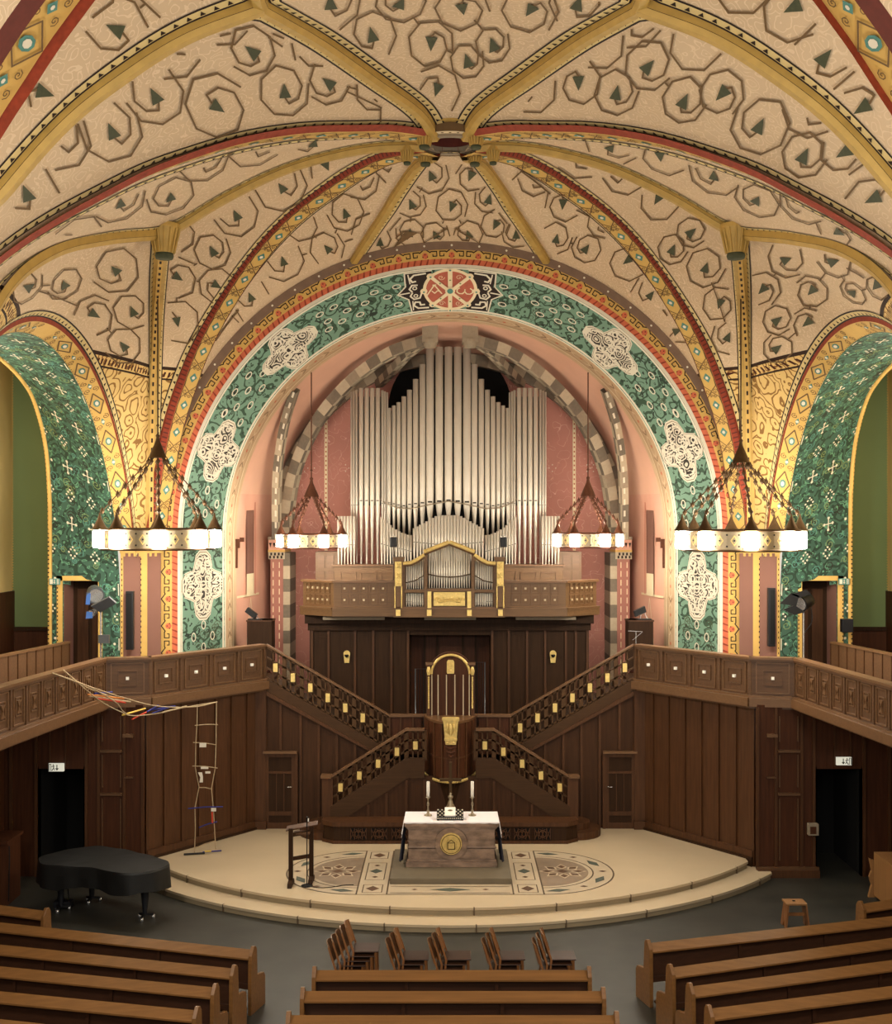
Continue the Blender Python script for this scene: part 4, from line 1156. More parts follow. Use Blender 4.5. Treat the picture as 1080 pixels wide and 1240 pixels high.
# ================================================================== STAIRS
def lattice(t, pa, pb, ztop_a, ztop_b, Y, n, h, plaque=True, half_gap=0, drop=.62):
    """n lattice panels from pa to pb along x in the plane Y; top follows the rail"""
    dz = (ztop_b-ztop_a)/(pb-pa)
    for i in range(n):
        xa, xb = pa+(pb-pa)*i/n, pa+(pb-pa)*(i+1)/n; w = xb-xa
        def Q(s, v): x = xa+w*s; return V((x, Y, ztop_a+dz*(x-pa)-v))
        mb = MB(); m = 'lattice_oak'
        def vb(s, ww, th): obox(mb, Q(s, h)-V((ww/2, 0, 0)), (ww, 0, 0), (0, th, 0), (0, 0, h), m)
        vb(.0, .10, .07); vb(.36, .035, .04); vb(.64, .035, .04)
        for v in (0.03, h*.34, h*.66, h-.03):
            a, b = Q(0, v), Q(1, v); prism(mb, [a+V((0, 0, -.022)), b+V((0, 0, -.022)), b+V((0, 0, .022)), a+V((0, 0, .022))], (0, .04, 0), m)
        k = mb.build('lattice_panel', t)
        mb = MB(); c = Q(.5, h*.37); c2 = Q(.5, h*.63)
        box(mb, (c.x-.052, Y-.035, c2.z), (c.x+.052, Y+.02, c.z), 'gold_plaque'); mb.build('gilt_plaque', k)
for sg in (-1, 1):
    side = 'left' if sg < 0 else 'right'
    YU = 29.2; ux = lambda px: sg*abs(X(px, YU))
    # ---------- upper flight
    t = thing('staircase', 'upper flight of the %s stairs, climbing from behind the pulpit to the gallery' % side, 'staircase', (sg*3.0, YU, .3), 'altar stairs')
    xA, xB = X(767, YU), X(619, YU); zA, zB = Z(780, YU), Z(865, YU)
    lattice(t, sg*xB, sg*xA, zB-.05, zA-.05, YU, 7, .80)
    mb = MB(); prism(mb, [(sg*xB, YU-.05, zB), (sg*xA, YU-.05, zA), (sg*xA, YU-.05, zA-.04), (sg*xB, YU-.05, zB-.04)], (0, .16, 0), 'handrail_oak')
    box(mb, (0, YU-.05, zB-.06), (sg*xB, YU+.11, zB), 'handrail_oak'); mb.build('handrail', t)
    mb = MB()                      # stringer
    prism(mb, [(sg*xA, YU-.06, zA-.85), (sg*xA, YU-.06, Z(836, YU)), (sg*X(645, YU), YU-.06, Z(905, YU)), (sg*xB, YU-.06, Z(912, YU)), (sg*xB, YU-.06, zB-.85)], (0, .14, 0), 'stair_oak')
    prism(mb, [(sg*xA, YU-.10, Z(838, YU)-.07), (sg*xA, YU-.10, Z(836, YU)), (sg*X(640, YU), YU-.10, Z(907, YU)), (sg*X(640, YU), YU-.10, Z(907, YU)-.07)], (0, .14, 0), 'dark_oak'); mb.build('stringer', t)
    mb = MB(); box(mb, (sg*.7, YU, 2.1), (sg*xB, YU+.06, zB-.05), 'red_oak')
    for px in (575, 590, 605, 618): box(mb, (sg*X(px, YU)-.02, YU-.03, 2.1), (sg*X(px, YU)+.02, YU, zB-.05), 'dark_oak')
    mb.build('landing_panel', t)
    mb = MB()                      # wall of boards under the flight
    zb = lambda x: Z(836, YU)+(Z(905, YU)-Z(836, YU))*(xA-x)/(xA-X(645, YU))-.02
    x = .8
    fprism(mb, [(sg*.8, .3), (sg*xA, .3), (sg*xA, zb(xA)), (sg*1.4, zb(1.4)), (sg*.8, zb(1.4))], YU+.02, YU+.1, 'stair_panel')
    for px in (620, 640, 660, 682, 704, 726, 750, 768):
        xx = X(px, YU); z0_ = .3 if px < 728 or px > 766 else Z(908, YU)
        box(mb, (sg*xx-.03, YU-.03, z0_), (sg*xx+.03, YU+.02, zb(xx)), 'dark_oak')
    mb.build('side_panelling', t)
    for i in range(9):
        mb = MB(); x0_ = xB+(xA-xB)*i/9; box(mb, (sg*x0_, YU+.06, 2.15+.178*i), (sg*(x0_+.36), 30.6, 2.15+.178*(i+1)), 'darker_oak'); mb.build('step', t)
    for px, py in ((650, 833), (688, 812), (720, 795)) if sg > 0 else ((366, 802), (396, 820), (426, 838)):
        pass
    # ---------- lower flight
    YL = 28.3
    t = thing('staircase', 'lower flight of the %s stairs, descending outward from pulpit to stone floor' % side, 'staircase', (sg*2.2, YL, .3), 'altar stairs')
    xa, xb, xe = X(598, YL), X(690, YL), X(700, YL); za, zb_ = Z(882, YL), Z(939.5, YL)
    x_in = X(576, YL)
    lattice(t, sg*x_in, sg*(xa+.0), za-.04, za-.04, YL, 1, .72)
    lattice(t, sg*(xa+.0), sg*(xb-.02), za-.05, zb_-.05, YL, 4, .72)
    mb = MB(); prism(mb, [(sg*xa, YL-.05, za), (sg*xb, YL-.05, zb_), (sg*xb, YL-.05, zb_-.055), (sg*xa, YL-.05, za-.055)], (0, .15, 0), 'handrail_oak')
    box(mb, (sg*x_in, YL-.05, za-.055), (sg*xa, YL+.1, za), 'handrail_oak'); box(mb, (sg*(xb-.02), YL-.07, zb_-.05), (sg*(xe+.03), YL+.2, zb_+.01), 'handrail_oak'); mb.build('handrail', t)
    mb = MB(); box(mb, (sg*(xb-.06), YL-.03, .75), (sg*xe, YL+.15, zb_-.05), 'dark_oak'); mb.build('newel_post', t)
    mb = MB()
    prism(mb, [(sg*x_in, YL-.04, za-.70), (sg*xa, YL-.04, za-.70), (sg*xb, YL-.04, zb_-.72), (sg*xb, YL-.04, Z(993, YL)), (sg*X(668, YL), YL-.04, Z(988, YL)), (sg*X(596, YL), YL-.04, Z(942, YL)), (sg*x_in, YL-.04, Z(942, YL))], (0, .12, 0), 'stair_oak')
    mb.build('stringer', t)
    mb = MB()
    fprism(mb, [(0, .7), (sg*X(668, YL), .7), (sg*X(668, YL), Z(986, YL)), (sg*X(596, YL), Z(940, YL)), (0, Z(940, YL))], YL, YL+.1, 'stair_panel')
    for px in (576, 598, 622, 644): box(mb, (sg*X(px, YL)-.03, YL-.03, .8), (sg*X(px, YL)+.03, YL, Z(944+(px-596)*.62 if px > 596 else 944, YL)), 'dark_oak')
    mb.build('side_panelling', t)
    for i in range(8):
        mb = MB(); x0_ = xa+(xb-xa)*i/8; box(mb, (sg*x0_, YL+.08, .7), (sg*(x0_+.31), YU, 1.95-.17*i), 'darker_oak'); mb.build('step', t)
    for i, (r, z) in enumerate(((.62, .47), (.36, .63))):
        mb = MB(); pts = [V((sg*(xe-.05+r*math.sin(a)*1.0), YL+.35-(r*1.0)*math.cos(a), .3)) for a in [PI/2*k/10*1.6 for k in range(11)]]+[V((sg*(xe-.05), 29.1, .3))]
        prism(mb, pts, (0, 0, z-.3), 'dark_oak'); mb.build('curved_step', t)
# base of the stairs with pierced grilles
t = thing('stair_plinth', 'long dark wooden plinth with pierced ventilation grilles behind the altar', 'plinth', (0, 27.9, .3))
YP = 27.75; xp0 = X(697, YP)
mb = MB()
pl = [(-xp0-.05, 28.35), (-xp0-.05, 27.98), (-xp0+.22, YP), (xp0-.22, YP), (xp0+.05, 27.98), (xp0+.05, 28.35)]
prism(mb, [(x, y, .3) for x, y in pl], (0, 0, .45), 'darker_oak'); prism(mb, [(x*1.012, y-.03 if y < 28.2 else y, .70) for x, y in pl], (0, 0, .10), 'dark_oak'); prism(mb, [(x*1.01, y-.025 if y < 28.2 else y, .3) for x, y in pl], (0, 0, .07), 'dark_oak')
mb.build('body', t)
for c in [X(p, YP) for p in (434, 459, 484, 511, 536, 561, 586, 608, 632, 657)]:
    mb = MB(); box(mb, (c-.20, YP-.012, .40), (c+.20, YP, .66), 'void_shade')
    for k in range(-1, 2):
        bar(mb, (c+k*.13-.05, YP-.02, .42), (c+k*.13+.05, YP-.02, .64), .02, .02, 'dark_oak'); bar(mb, (c+k*.13+.05, YP-.02, .42), (c+k*.13-.05, YP-.02, .64), .02, .02, 'dark_oak')
    for k in range(-2, 3): box(mb, (c+k*.09-.008, YP-.025, .40), (c+k*.09+.008, YP-.012, .66), 'dark_oak')
    tube(mb, [(c+.08*math.cos(a), YP-.025, .53+.08*math.sin(a)) for a in [2*PI*i/10 for i in range(10)]], .012, 'dark_oak', 5, True)
    mb.build('grille', t)
# doors beside the stairs
for sg, n in ((-1, 3), (1, 4)):
    Yd = 29.12; x0, x1, z1 = sg*X(733, Yd), sg*X(769, Yd), Z(912, Yd)
    mb = MB(); box(mb, (x0, Yd+.02, .3), (x1, Yd+.08, z1), 'darker_oak')
    w = (x1-x0)
    for f0, f1 in ((0, .12), (.88, 1)): box(mb, (x0+w*f0, Yd, .3), (x0+w*f1, Yd+.03, z1), 'dark_oak')
    for za, zb in ((.3, .45), (.62, .72), (z1-.5, z1-.44), (z1-.1, z1)): box(mb, (x0, Yd-.005, za), (x1, Yd+.03, zb), 'dark_oak')
    for f in (.37, .62): box(mb, (x0+w*f-.01, Yd+.0, .7), (x0+w*f+.01, Yd+.03, z1-.5), 'dark_oak')
    box(mb, (x0-sg*.06, Yd-.1, z1), (x1+sg*.04, Yd+.05, z1+.05), 'parapet_trim'); box(mb, (x0-sg*.07, Yd-.03, .3), (x0, Yd+.06, z1), 'dark_oak')
    d = mb.build('door_%d' % n, kind='structure')
    mb = MB(); hx = x0+w*.08 if sg > 0 else x0+w*.10; tube(mb, [(hx, Yd, 1.32), (hx, Yd-.05, 1.32), (hx+sg*.10, Yd-.05, 1.32)], .014, 'chrome', 6); mb.build('door_handle', d)

# ================================================================== PULPIT
Yp = 27.75
t = thing('pulpit', 'dark wooden pulpit with bowed front, gilded lectern and round-arched sounding back', 'pulpit', (0, Yp, 2.0))
px_ = lambda p, y=Yp: X(p, y)
zc0, zc1 = Z(946, Yp), Z(876, Yp)
def bow(r, z, y0=29.05, w=.62, dpt=1.1, n=16): return [V((w*r*math.sin(a)/math.sin(1.15), y0-dpt*(math.cos(a)-math.cos(1.15))/(1-math.cos(1.15))*(.5+.5*r), z)) for a in [-1.15+2.3*i/n for i in range(n+1)]]
def bowed(mb, z0, z1, r0, r1, m):
    a, b = bow(r0, z0), bow(r1, z1); loft(mb, a, b, m); mb.add(b, [list(range(len(b)))[::-1]], m); mb.add(a, [list(range(len(a)))], m)
mb = MB(); bowed(mb, zc0, zc1-.06, .98, 1.0, 'red_oak')
for i in range(0, 17, 2):
    p, q = bow(.985, zc0)[i], bow(1.005, zc1-.06)[i]; bar(mb, p+V((0, -.015, 0)), q+V((0, -.015, 0)), .03, .03, 'dark_oak')
bowed(mb, zc0+.46, zc0+.50, 1.01, 1.02, 'dark_oak')
mb.build('bowed_front', t)
mb = MB(); bowed(mb, zc1-.06, zc1, 1.02, 1.06, 'handrail_oak'); mb.build('rim', t)
mb = MB(); bowed(mb, zc0-.05, zc0, .98, 1.02, 'darker_oak')
B_ = bow(.99, zc0-.06)
for i in range(16):
    for k in range(2):
        p = B_[i].lerp(B_[i+1], .25+.5*k); lathe(mb, [(0, -.05), (.035, -.03), (.04, 0), (.03, .03)], p, 'gilt', 6)
mb.build('gilded_edge', t)
mb = MB(); bowed(mb, .8, zc0-.04, .35, .80, 'darker_oak'); mb.build('foot', t)
# gilded lectern relief
mb = MB(); yl = 27.86; x0, x1 = px_(537, yl), px_(554.5, yl); xc = (x0+x1)/2; z0, z1 = Z(901, yl), Z(870.5, yl)
pts = [(x0-.02, z1), (x1+.02, z1), (x1, z1-.1), (x1-.03, z0+.13), (x1-.05, z0), (x0+.05, z0), (x0+.03, z0+.13), (x0, z1-.1)]
fprism(mb, pts, yl-.10, yl+.05, 'gilt'); box(mb, (x0-.03, yl-.14, z1-.02), (x1+.03, yl+.1, z1+.03), 'gilt'); box(mb, (x0+.02, yl-.13, z0+.10), (x1-.02, yl-.05, z0+.15), 'gilt')
for sx in (-1, 1):
    tube(mb, [(xc+sx*.09, yl-.11, z1-.08), (xc+sx*.07, yl-.13, z1-.17), (xc+sx*.10, yl-.12, z1-.26), (xc+sx*.03, yl-.12, z1-.34)], [.02, .03, .025, .012], 'gilt', 7)
    tube(mb, [(xc+sx*.05, yl-.12, z0+.06), (xc+sx*.09, yl-.12, z0+.05)], [.025, .015], 'gilt', 6)
tube(mb, [(xc, yl-.11, z1-.10), (xc, yl-.14, z1-.2), (xc, yl-.12, z1-.36)], [.022, .04, .02], 'gilt', 8)
mb.build('gilded_lectern', t)
# carved ornament under it
mb = MB()
for dz, ww in ((.0, .24), (-.1, .2), (-.2, .1)): tube(mb, [(xc-ww/2, yl-.03, z0-.06+dz), (xc, yl-.08, z0-.1+dz), (xc+ww/2, yl-.03, z0-.06+dz)], [.02, .035, .02], 'red_oak', 6)
mb.build('carving', t)
# back
yk = 28.95; bx0, bx1 = X(516.5, yk), X(574.5, yk); bz0 = Z(876, yk); bz1 = Z(806, yk); bzt = Z(789.5, yk); xm = (bx0+bx1)/2
half = (bx1-bx0)/2
arch = [(xm+half*.86*math.cos(a), bz1-.12+(bzt-bz1+.12)*math.sin(a)) for a in [PI*i/20 for i in range(21)]]
mb = MB(); fprism(mb, [(bx0, bz0-.6), (bx1, bz0-.6), (bx1, bz1-.12)]+arch+[(bx0, bz1-.12)], yk, yk+.1, 'red_oak')
for sx in (-1, 1): box(mb, (xm+sx*half, yk-.06, bz0-.3), (xm+sx*half*.84, yk+.1, bz1+.04), 'dark_oak'); box(mb, (xm+sx*(half+.02), yk-.08, bz1+.02), (xm+sx*half*.72, yk+.1, bz1+.07), 'handrail_oak')
mb.build('backboard', t)
mb = MB(); ar = [V((xm+half*.80*math.cos(a), yk-.03, bz1-.20+(bzt-bz1+.13)*math.sin(a))) for a in [PI*i/24 for i in range(25)]]; tube(mb, ar, .032, 'gilt', 8)
for sx in (-1, 1):
    tube(mb, [(xm+sx*half*.91, yk-.08, bz1-.02), (xm+sx*half*.91, yk-.09, bz1-.12), (xm+sx*half*.91, yk-.08, bz1-.22)], [.03, .055, .03], 'gilt', 8)
    for i in range(18): lathe(mb, [(0, -.03), (.026, 0), (0, .03)], (xm+sx*half*.91, yk-.08, bz1-.28-.043*i), 'gilt', 6)
mb.build('gilded_arch', t)
mb = MB(); c = V((xm, yk-.03, bz1-.03)); fprism(mb, [(c.x-.08, c.z-.16), (c.x+.08, c.z-.16), (c.x+.09, c.z-.12), (c.x+.09, c.z+.12), (c.x+.06, c.z+.17), (c.x-.06, c.z+.17), (c.x-.09, c.z+.12), (c.x-.09, c.z-.12)], yk-.04, yk, 'gilt')
tube(mb, [V((c.x, yk-.045, c.z+.07))+V((.045*math.cos(a), 0, .045*math.sin(a))) for a in [2*PI*i/12 for i in range(12)]], .012, 'gilt', 6, True); tube(mb, [V((c.x, yk-.045, c.z-.06))+V((.045*math.cos(a), 0, .045*math.sin(a))) for a in [2*PI*i/12 for i in range(12)]], .012, 'gilt', 6, True)
mb.build('gilded_cartouche', t)
for f in (-.78, -.52, -.17, .18, .53, .78):
    mb = MB(); box(mb, (xm+half*f-.012, yk-.05, bz0+.0), (xm+half*f+.012, yk, bz1-.22), 'pale_stone'); mb.build('pale_slat', t)
mb = MB(); tube(mb, [(.10, 27.95, 2.9), (.10, 27.97, 3.18), (.03, 27.93, 3.2)], .008, 'black_metal', 5)
mb.build('pulpit_microphone', label='small black microphone on the pulpit rim beside the gilded lectern', cat='microphone')

# ================================================================== ALTAR
mb = MB(); ys0, ys1 = 24.62, 26.85
box(mb, (-1.24, ys0, .3), (1.26, ys1, .42), 'altar_step_stone')
mb.build('altar_step', label='low grey stone step slab beneath the altar', cat='step', bevel=.01)
t = thing('altar', 'brown marble altar with a round gold medallion under a white cloth', 'altar', (.03, 25.9, .42))
mb = MB(); xc = .03; y0, y1 = 25.42, 26.35
def sl(hw, dy, za, zb): box(mb, (xc-hw, y0+dy, za), (xc+hw, y1-dy, zb), 'altar_marble')
sl(.97, 0, .42, .52); sl(.95, .03, .52, .58); sl(.92, .06, .58, .80)
prism(mb, [(xc-.94, y0+.04, .80), (xc-.94, y0+.04, .83), (xc-.92, y0+.06, .86), (xc-.92, y0+.06, .80)], (1.88, 0, 0), 'altar_marble'); sl(.94, .04, .80, .83)
sl(.92, .06, .83, .95); sl(.935, .045, .95, .98); sl(.92, .06, .98, 1.20)
for i in range(5): sl(.93+.015*i, .05-.012*i, 1.20+.018*i, 1.22+.018*i)
sl(1.0, -.01, 1.28, 1.365)
mb.build('altar_block', t, bevel=.008)
mb = MB()
def yl_(r0, r1, ya, yb, m, n=36):
    P0 = [V((xc-.01+r0*math.cos(2*PI*i/n), ya, .92+r0*math.sin(2*PI*i/n))) for i in range(n)]; P1 = [V((xc-.01+r1*math.cos(2*PI*i/n), yb, .92+r1*math.sin(2*PI*i/n))) for i in range(n)]
    mb.add(P0+P1, [[i, (i+1) % n, n+(i+1) % n, n+i] for i in range(n)], m, True); mb.add(P1, [list(range(n))], m)
yl_(.34, .34, y0+.08, y0+.0, 'altar_marble'); m1 = mb.build('medallion_surround', t)
mb = MB(); yl_(.235, .225, y0+.0, y0-.035, 'gilt')
tube(mb, [(xc-.01+.215*math.cos(2*PI*i/36), y0-.035, .92+.215*math.sin(2*PI*i/36)) for i in range(36)], .012, 'gilt', 6, True)
box(mb, (xc-.07, y0-.05, .82), (xc+.06, y0-.03, .95), 'gilt'); prism(mb, [(xc-.08, y0-.05, .95), (xc+.07, y0-.05, .95), (xc-.005, y0-.05, 1.0)], (0, .02, 0), 'gilt')
for s in (-1, 1): tube(mb, [(xc+s*.09, y0-.04, .84), (xc+s*.12, y0-.045, .94), (xc+s*.07, y0-.04, 1.03)], .012, 'gilt', 6)
for r_ in (.20,): pline(mb, lambda a, b: V((xc-.01+a, y0-.042, .92+b)), circ(0, 0, r_, n=28), .012, 'old_bronze', True)
pline(mb, lambda a, b: V((xc-.005+a, y0-.055, .885+b)), [(-.075, -.07), (.07, -.07), (.07, .065), (-.075, .065)], .014, 'old_bronze', True); pline(mb, lambda a, b: V((xc-.005+a, y0-.055, .885+b)), [(-.08, .07), (0, .125), (.075, .07)], .012, 'old_bronze')
mb.build('gold_medallion', t)
# cloth
mb = MB(); zt = 1.372; hw = 1.01
def wav(i): return .012*math.sin(i*2.1)+.006*math.sin(i*5.3)
box(mb, (xc-hw, y0-.015, zt), (xc+hw, y1, zt+.008), 'white_linen')
for s in (-1, 1):
    n = 10; A = [V((xc+s*(hw+.0), y0-.01+(y1-y0)*i/n, zt+.008)) for i in range(n+1)]; B_ = [V((xc+s*(hw+.03+abs(wav(i))), y0-.01+(y1-y0)*i/n, zt-.20)) for i in range(n+1)]; Cc = [V((xc+s*(hw+.055+wav(i)), y0-.01+(y1-y0)*i/n, zt-.34+wav(i))) for i in range(n+1)]
    for a, b in ((A, B_), (B_, Cc)): loft(mb, a, b, 'white_linen')
fr_ = [V((xc-hw+2*hw*i/40, y0-.02-.004*math.sin(i), zt+.008)) for i in range(41)]; loft(mb, fr_, [p+V((0, -.004, -.02-.008*abs(math.sin(i*.7)))) for i, p in enumerate(fr_)], 'white_linen')
mb.build('altar_cloth', label='white linen cloth spread over the altar top', cat='cloth')
mb = MB()
for s in (-1, 1):
    n = 14; A = [V((xc+s*(.99), y0+.0+(y1-y0)*i/n, zt-.05)) for i in range(n+1)]; B_ = [V((xc+s*(1.04+.025*math.sin(i*1.7)), y0+.0+(y1-y0)*i/n, zt-.4)) for i in range(n+1)]; Cc = [V((xc+s*(1.08+.04*math.sin(i*1.7)), y0+(y1-y0)*i/n, zt-.84)) for i in range(n+1)]
    for a, b in ((A, B_), (B_, Cc)): loft(mb, a, b, 'navy_cloth'); loft(mb, [p+V((-s*.01, 0, 0)) for p in a], [p+V((-s*.01, 0, 0)) for p in b], 'navy_cloth')
mb.build('altar_undercloth', label='dark navy cloth hanging down both ends of the altar', cat='cloth')
zt += .008
for s, px in ((-1, 518.3), (1, 571.8)):
    Yc = 26.0; xx = X(px, Yc); sd = 'left' if s < 0 else 'right'
    mb = MB(); lathe(mb, [(0, 0), (.085, 0), (.085, .015), (.05, .03), (.03, .05), (.022, .08), (.035, .10), (.02, .13), (.016, .20), (.028, .22), (.028, .27), (.016, .29), (.014, .36), (.03, .375), (.05, .39), (.05, .40), (.0, .40)], (xx, Yc, zt), 'silver_stick', 16)
    mb.build('candlestick', label='tarnished silver candlestick standing on the %s of the altar cloth' % sd, cat='candlestick', group='altar candlesticks')
    mb = MB(); lathe(mb, [(0, 0), (.034, 0), (.034, .33), (.028, .338), (0, .335)], (xx, Yc, zt+.40), 'white_wax', 16)
    c = mb.build('candle', label='thick white candle on the %s altar candlestick' % sd, cat='candle', group='altar candles')
    mb = MB(); tube(mb, [(xx, Yc, zt+.735), (xx+.004, Yc, zt+.755)], .004, 'black_metal', 5); mb.build('wick', c)
t = thing('altar_cross', 'tarnished metal cross on a turned foot at the middle of the altar', 'cross', (.03, 26.1, zt))
xx = X(545.5, 26.1)
mb = MB(); box(mb, (xx-.13, 25.97, zt), (xx+.13, 26.23, zt+.10), 'black_metal'); mb.build('base_block', t)
mb = MB(); lathe(mb, [(0, .10), (.12, .10), (.115, .14), (.07, .22), (.045, .30), (.03, .33), (.055, .37), (.055, .40), (.025, .43), (.035, .46), (.02, .48)], (xx, 26.1, zt), 'silver_stick', 18); mb.build('foot', t)
mb = MB(); box(mb, (xx-.03, 26.08, zt+.46), (xx+.03, 26.12, zt+1.14), 'old_bronze'); box(mb, (xx-.235, 26.075, zt+.72), (xx+.235, 26.125, zt+.785), 'old_bronze'); box(mb, (xx-.045, 26.06, zt+.705), (xx+.045, 26.08, zt+.80), 'old_bronze'); mb.build('cross_beams', t, bevel=.006)
t = thing('book_stand', 'black and white patterned book stand on the altar cloth', 'stand', (.03, 25.75, zt))
mb = MB(); xx = X(545, 25.7); hw = .285
T0, T1_ = V((0, 25.58, zt+.05)), V((0, 25.86, zt+.17))
def st(s, a, o=0.0): d = (T1_-T0); n = V((0, -d.z, d.y)).normalized(); return T0+V((xx+s, 0, 0))+d*a+n*o
prism(mb, [st(-hw, 0), st(hw, 0), st(hw, 1), st(-hw, 1)], (0, .02, -.03), 'black_metal')
box(mb, (xx-hw, 25.55, zt+.02), (xx+hw, 25.59, zt+.075), 'black_metal')
for s in (-1, 1): box(mb, (xx+s*hw, 25.56, zt), (xx+s*(hw-.05), 25.64, zt+.03), 'black_metal')
for i in range(13):
    for j in range(5):
        if i % 2 == j % 2: ppoly(mb, lambda a, b: st(a, b, .006), [(-.26+i*.0435-.02, .1+j*.2), (-.26+i*.0435, .1+j*.2-.09), (-.26+i*.0435+.02, .1+j*.2), (-.26+i*.0435, .1+j*.2+.09)], 'white_paint')
    ppoly(mb, lambda a, b: V((xx+a, 25.545, zt+b)), [(-.26+i*.0435-.016, .048), (-.26+i*.0435, .03), (-.26+i*.0435+.016, .048), (-.26+i*.0435, .066)], 'white_paint')
mb.build('patterned_board', t)
mb = MB(); prism(mb, [st(-.115, .04, .008), st(.115, .04, .008), st(.115, .98, .008), st(-.115, .98, .008)], (0, -.02, .045), 'white_wax')
q = lambda a, b: st(a, b, .008)+V((0, -.022, .048)); ppoly(mb, q, circ(0, .6, .055, .10, 10), 'stone_mid'); ppoly(mb, lambda a, b: q(a, b)+V((0, -.002, .004)), circ(0, .6, .028, .05, 8), 'brown_line')
mb.build('altar_book', label='white book with a small dark emblem lying on the altar book stand', cat='book')

# ================================================================== ORGAN
YO_ = 34.6
og = lambda p, Y=YO_: X(p, Y)
t = thing('organ', 'large pipe organ with tall tin pipes in the pink apse above the organ gallery', 'organ', (0, YO_, 5.5))
def pipe(parent, x, y, z0, zm, z1, r, stuff=False, mb=None, name='organ_pipe'):
    own = mb is None
    if own: mb = MB()
    n = 14 if r > .06 else 10
    prof = [(.012, z0), (r*.35, z0+.02), (r*.95, zm-.03), (r, zm), (r, z1), (r*.86, z1), (r*.86, z1-.1)]
    lathe(mb, prof, (x, y, 0), 'pipe_tin', n)
    h = min(.28, r*2.0)
    # mouth: flattened upper lip with a dark cut-up
    box(mb, (x-r*.55, y-r*1.02, zm), (x+r*.55, y-r*.9, zm+h*.22), 'pipe_shadow')
    pts = [(x-r*.62, zm+h*.22), (x+r*.62, zm+h*.22), (x+r*.5, zm+h*.9), (x+r*.2, zm+h*1.15), (x-r*.2, zm+h*1.15), (x-r*.5, zm+h*.9)]
    fprism(mb, pts, y-r*1.06, y-r*.8, 'pipe_tin')
    fprism(mb, [(x-r*.62, zm-.0), (x+r*.62, zm-.0), (x+r*.3, zm-h*.7), (x-r*.3, zm-h*.7)], y-r*1.05, y-r*.7, 'pipe_tin')
    if own: mb.build(name, parent)
XM = X(543, YO_)
tops = [(0, 420), (11.2, 420), (22.4, 420), (31.5, 441), (39.8, 459), (47.2, 472), (54, 480), (60.4, 487), (66.2, 491), (71.8, 494)]
wid = [9.6, 9.6, 9.6, 7.6, 6.8, 6.2, 5.8, 5.4, 5.0, 4.6]
ppm = YO_/F
for k, ((dx, ty), w) in enumerate(zip(tops, wid)):
    for sg in ((1,) if k == 0 else (-1, 1)):
        my = 607-2.2*k*.0+(k*.9 if k < 6 else 6-(k-6)*1.2); foot = (626, 628, 634, 638, 644, 648, 650, 646, 642, 640)[k]
        pipe(t, XM+sg*dx*ppm, YO_+.05, Z(foot+4, YO_), Z(my, YO_), Z(ty, YO_), w*ppm*.5)
# polygonal side towers
tw = [(74.5, 475, .25), (77.2, 474, .18), (80.0, 473, .12), (85.2, 471, .02), (91.8, 471, -.02), (98.4, 471, -.02), (105.0, 471, .0), (110.6, 472.5, .09), (114.2, 473.5, .17), (117.4, 474.5, .25)]
tww = [2.9, 2.9, 3.2, 5.6, 5.6, 5.6, 5.6, 3.3, 3.0, 2.9]
for (dx, ty, dy), w in zip(tw, tww):
    for sg in (-1, 1):
        my = {True: 607, False: 612}[84 < dx < 106]
        pipe(t, XM+sg*dx*ppm, YO_-.2+dy, Z(683, YO_), Z(my-(2 if dx < 84 else 0), YO_), Z(ty, YO_), w*ppm*.5)
# outer groups
for i in range(6):
    for sg in (-1, 1): pipe(t, XM+sg*(112.5+3.75*i)*ppm, YO_-.5, Z(684, YO_-.5), Z(660, YO_-.5), Z(625, YO_-.5), 3.3*ppm*.5)
# front fields of small pipes
for i in range(-11, 12):
    d = abs(i)*3.72; ty = 624 if d < 13 else 624+(d-13)*.56
    pipe(t, XM+i*3.72*ppm, YO_-.42, Z(686, YO_), Z(661-abs(i)*.4, YO_-.4), Z(ty, YO_-.4), 3.4*ppm*.5)
for i in range(11):
    d = 45+3.5*i; f = i/10; ty = 648-22*f**1.7
    for sg in (-1, 1): pipe(t, XM+sg*d*ppm, YO_-.36, Z(686, YO_), Z(668-9*f, YO_-.4), Z(ty, YO_-.4), 3.2*ppm*.5)
# case
mb = MB()
for sg in (-1, 1):
    box(mb, (XM+sg*46*ppm, YO_-.66, 5.42), (XM+sg*136*ppm, YO_+.6, Z(684, YO_)), 'organ_oak')
    for k in range(3): 
        xa, xb = XM+sg*(62+24*k)*ppm, XM+sg*(80+24*k)*ppm
        for z in (5.62, 6.32): box(mb, (xa, YO_-.69, z), (xb, YO_-.66, z+.03), 'parapet_trim')
        for x_ in (xa, xb): box(mb, (x_-.015, YO_-.69, 5.62), (x_+.015, YO_-.66, 6.35), 'parapet_trim')
    box(mb, (XM+sg*44*ppm, YO_-.72, Z(684, YO_)-.02), (XM+sg*138*ppm, YO_+.62, Z(684, YO_)+.03), 'parapet_trim')
    # panelled cupboards at the outer ends
    box(mb, (XM+sg*130*ppm, YO_-.2, 5.42), (XM+sg*160*ppm, YO_+.7, Z(668, YO_)), 'organ_oak')
    for k in range(2):
        for z0_, z1_ in ((5.6, 6.35), (6.45, 6.8)): 
            xa, xb = XM+sg*(138+11*k)*ppm, XM+sg*(146+11*k)*ppm; box(mb, (xa, YO_-.23, z0_), (xb, YO_-.2, z1_), 'parapet_trim')
box(mb, (XM-45*ppm, YO_-.5, 5.42), (XM+45*ppm, YO_-.3, Z(684, YO_)), 'organ_oak')
mb.build('organ_case', t)
mb = MB(); pts = []
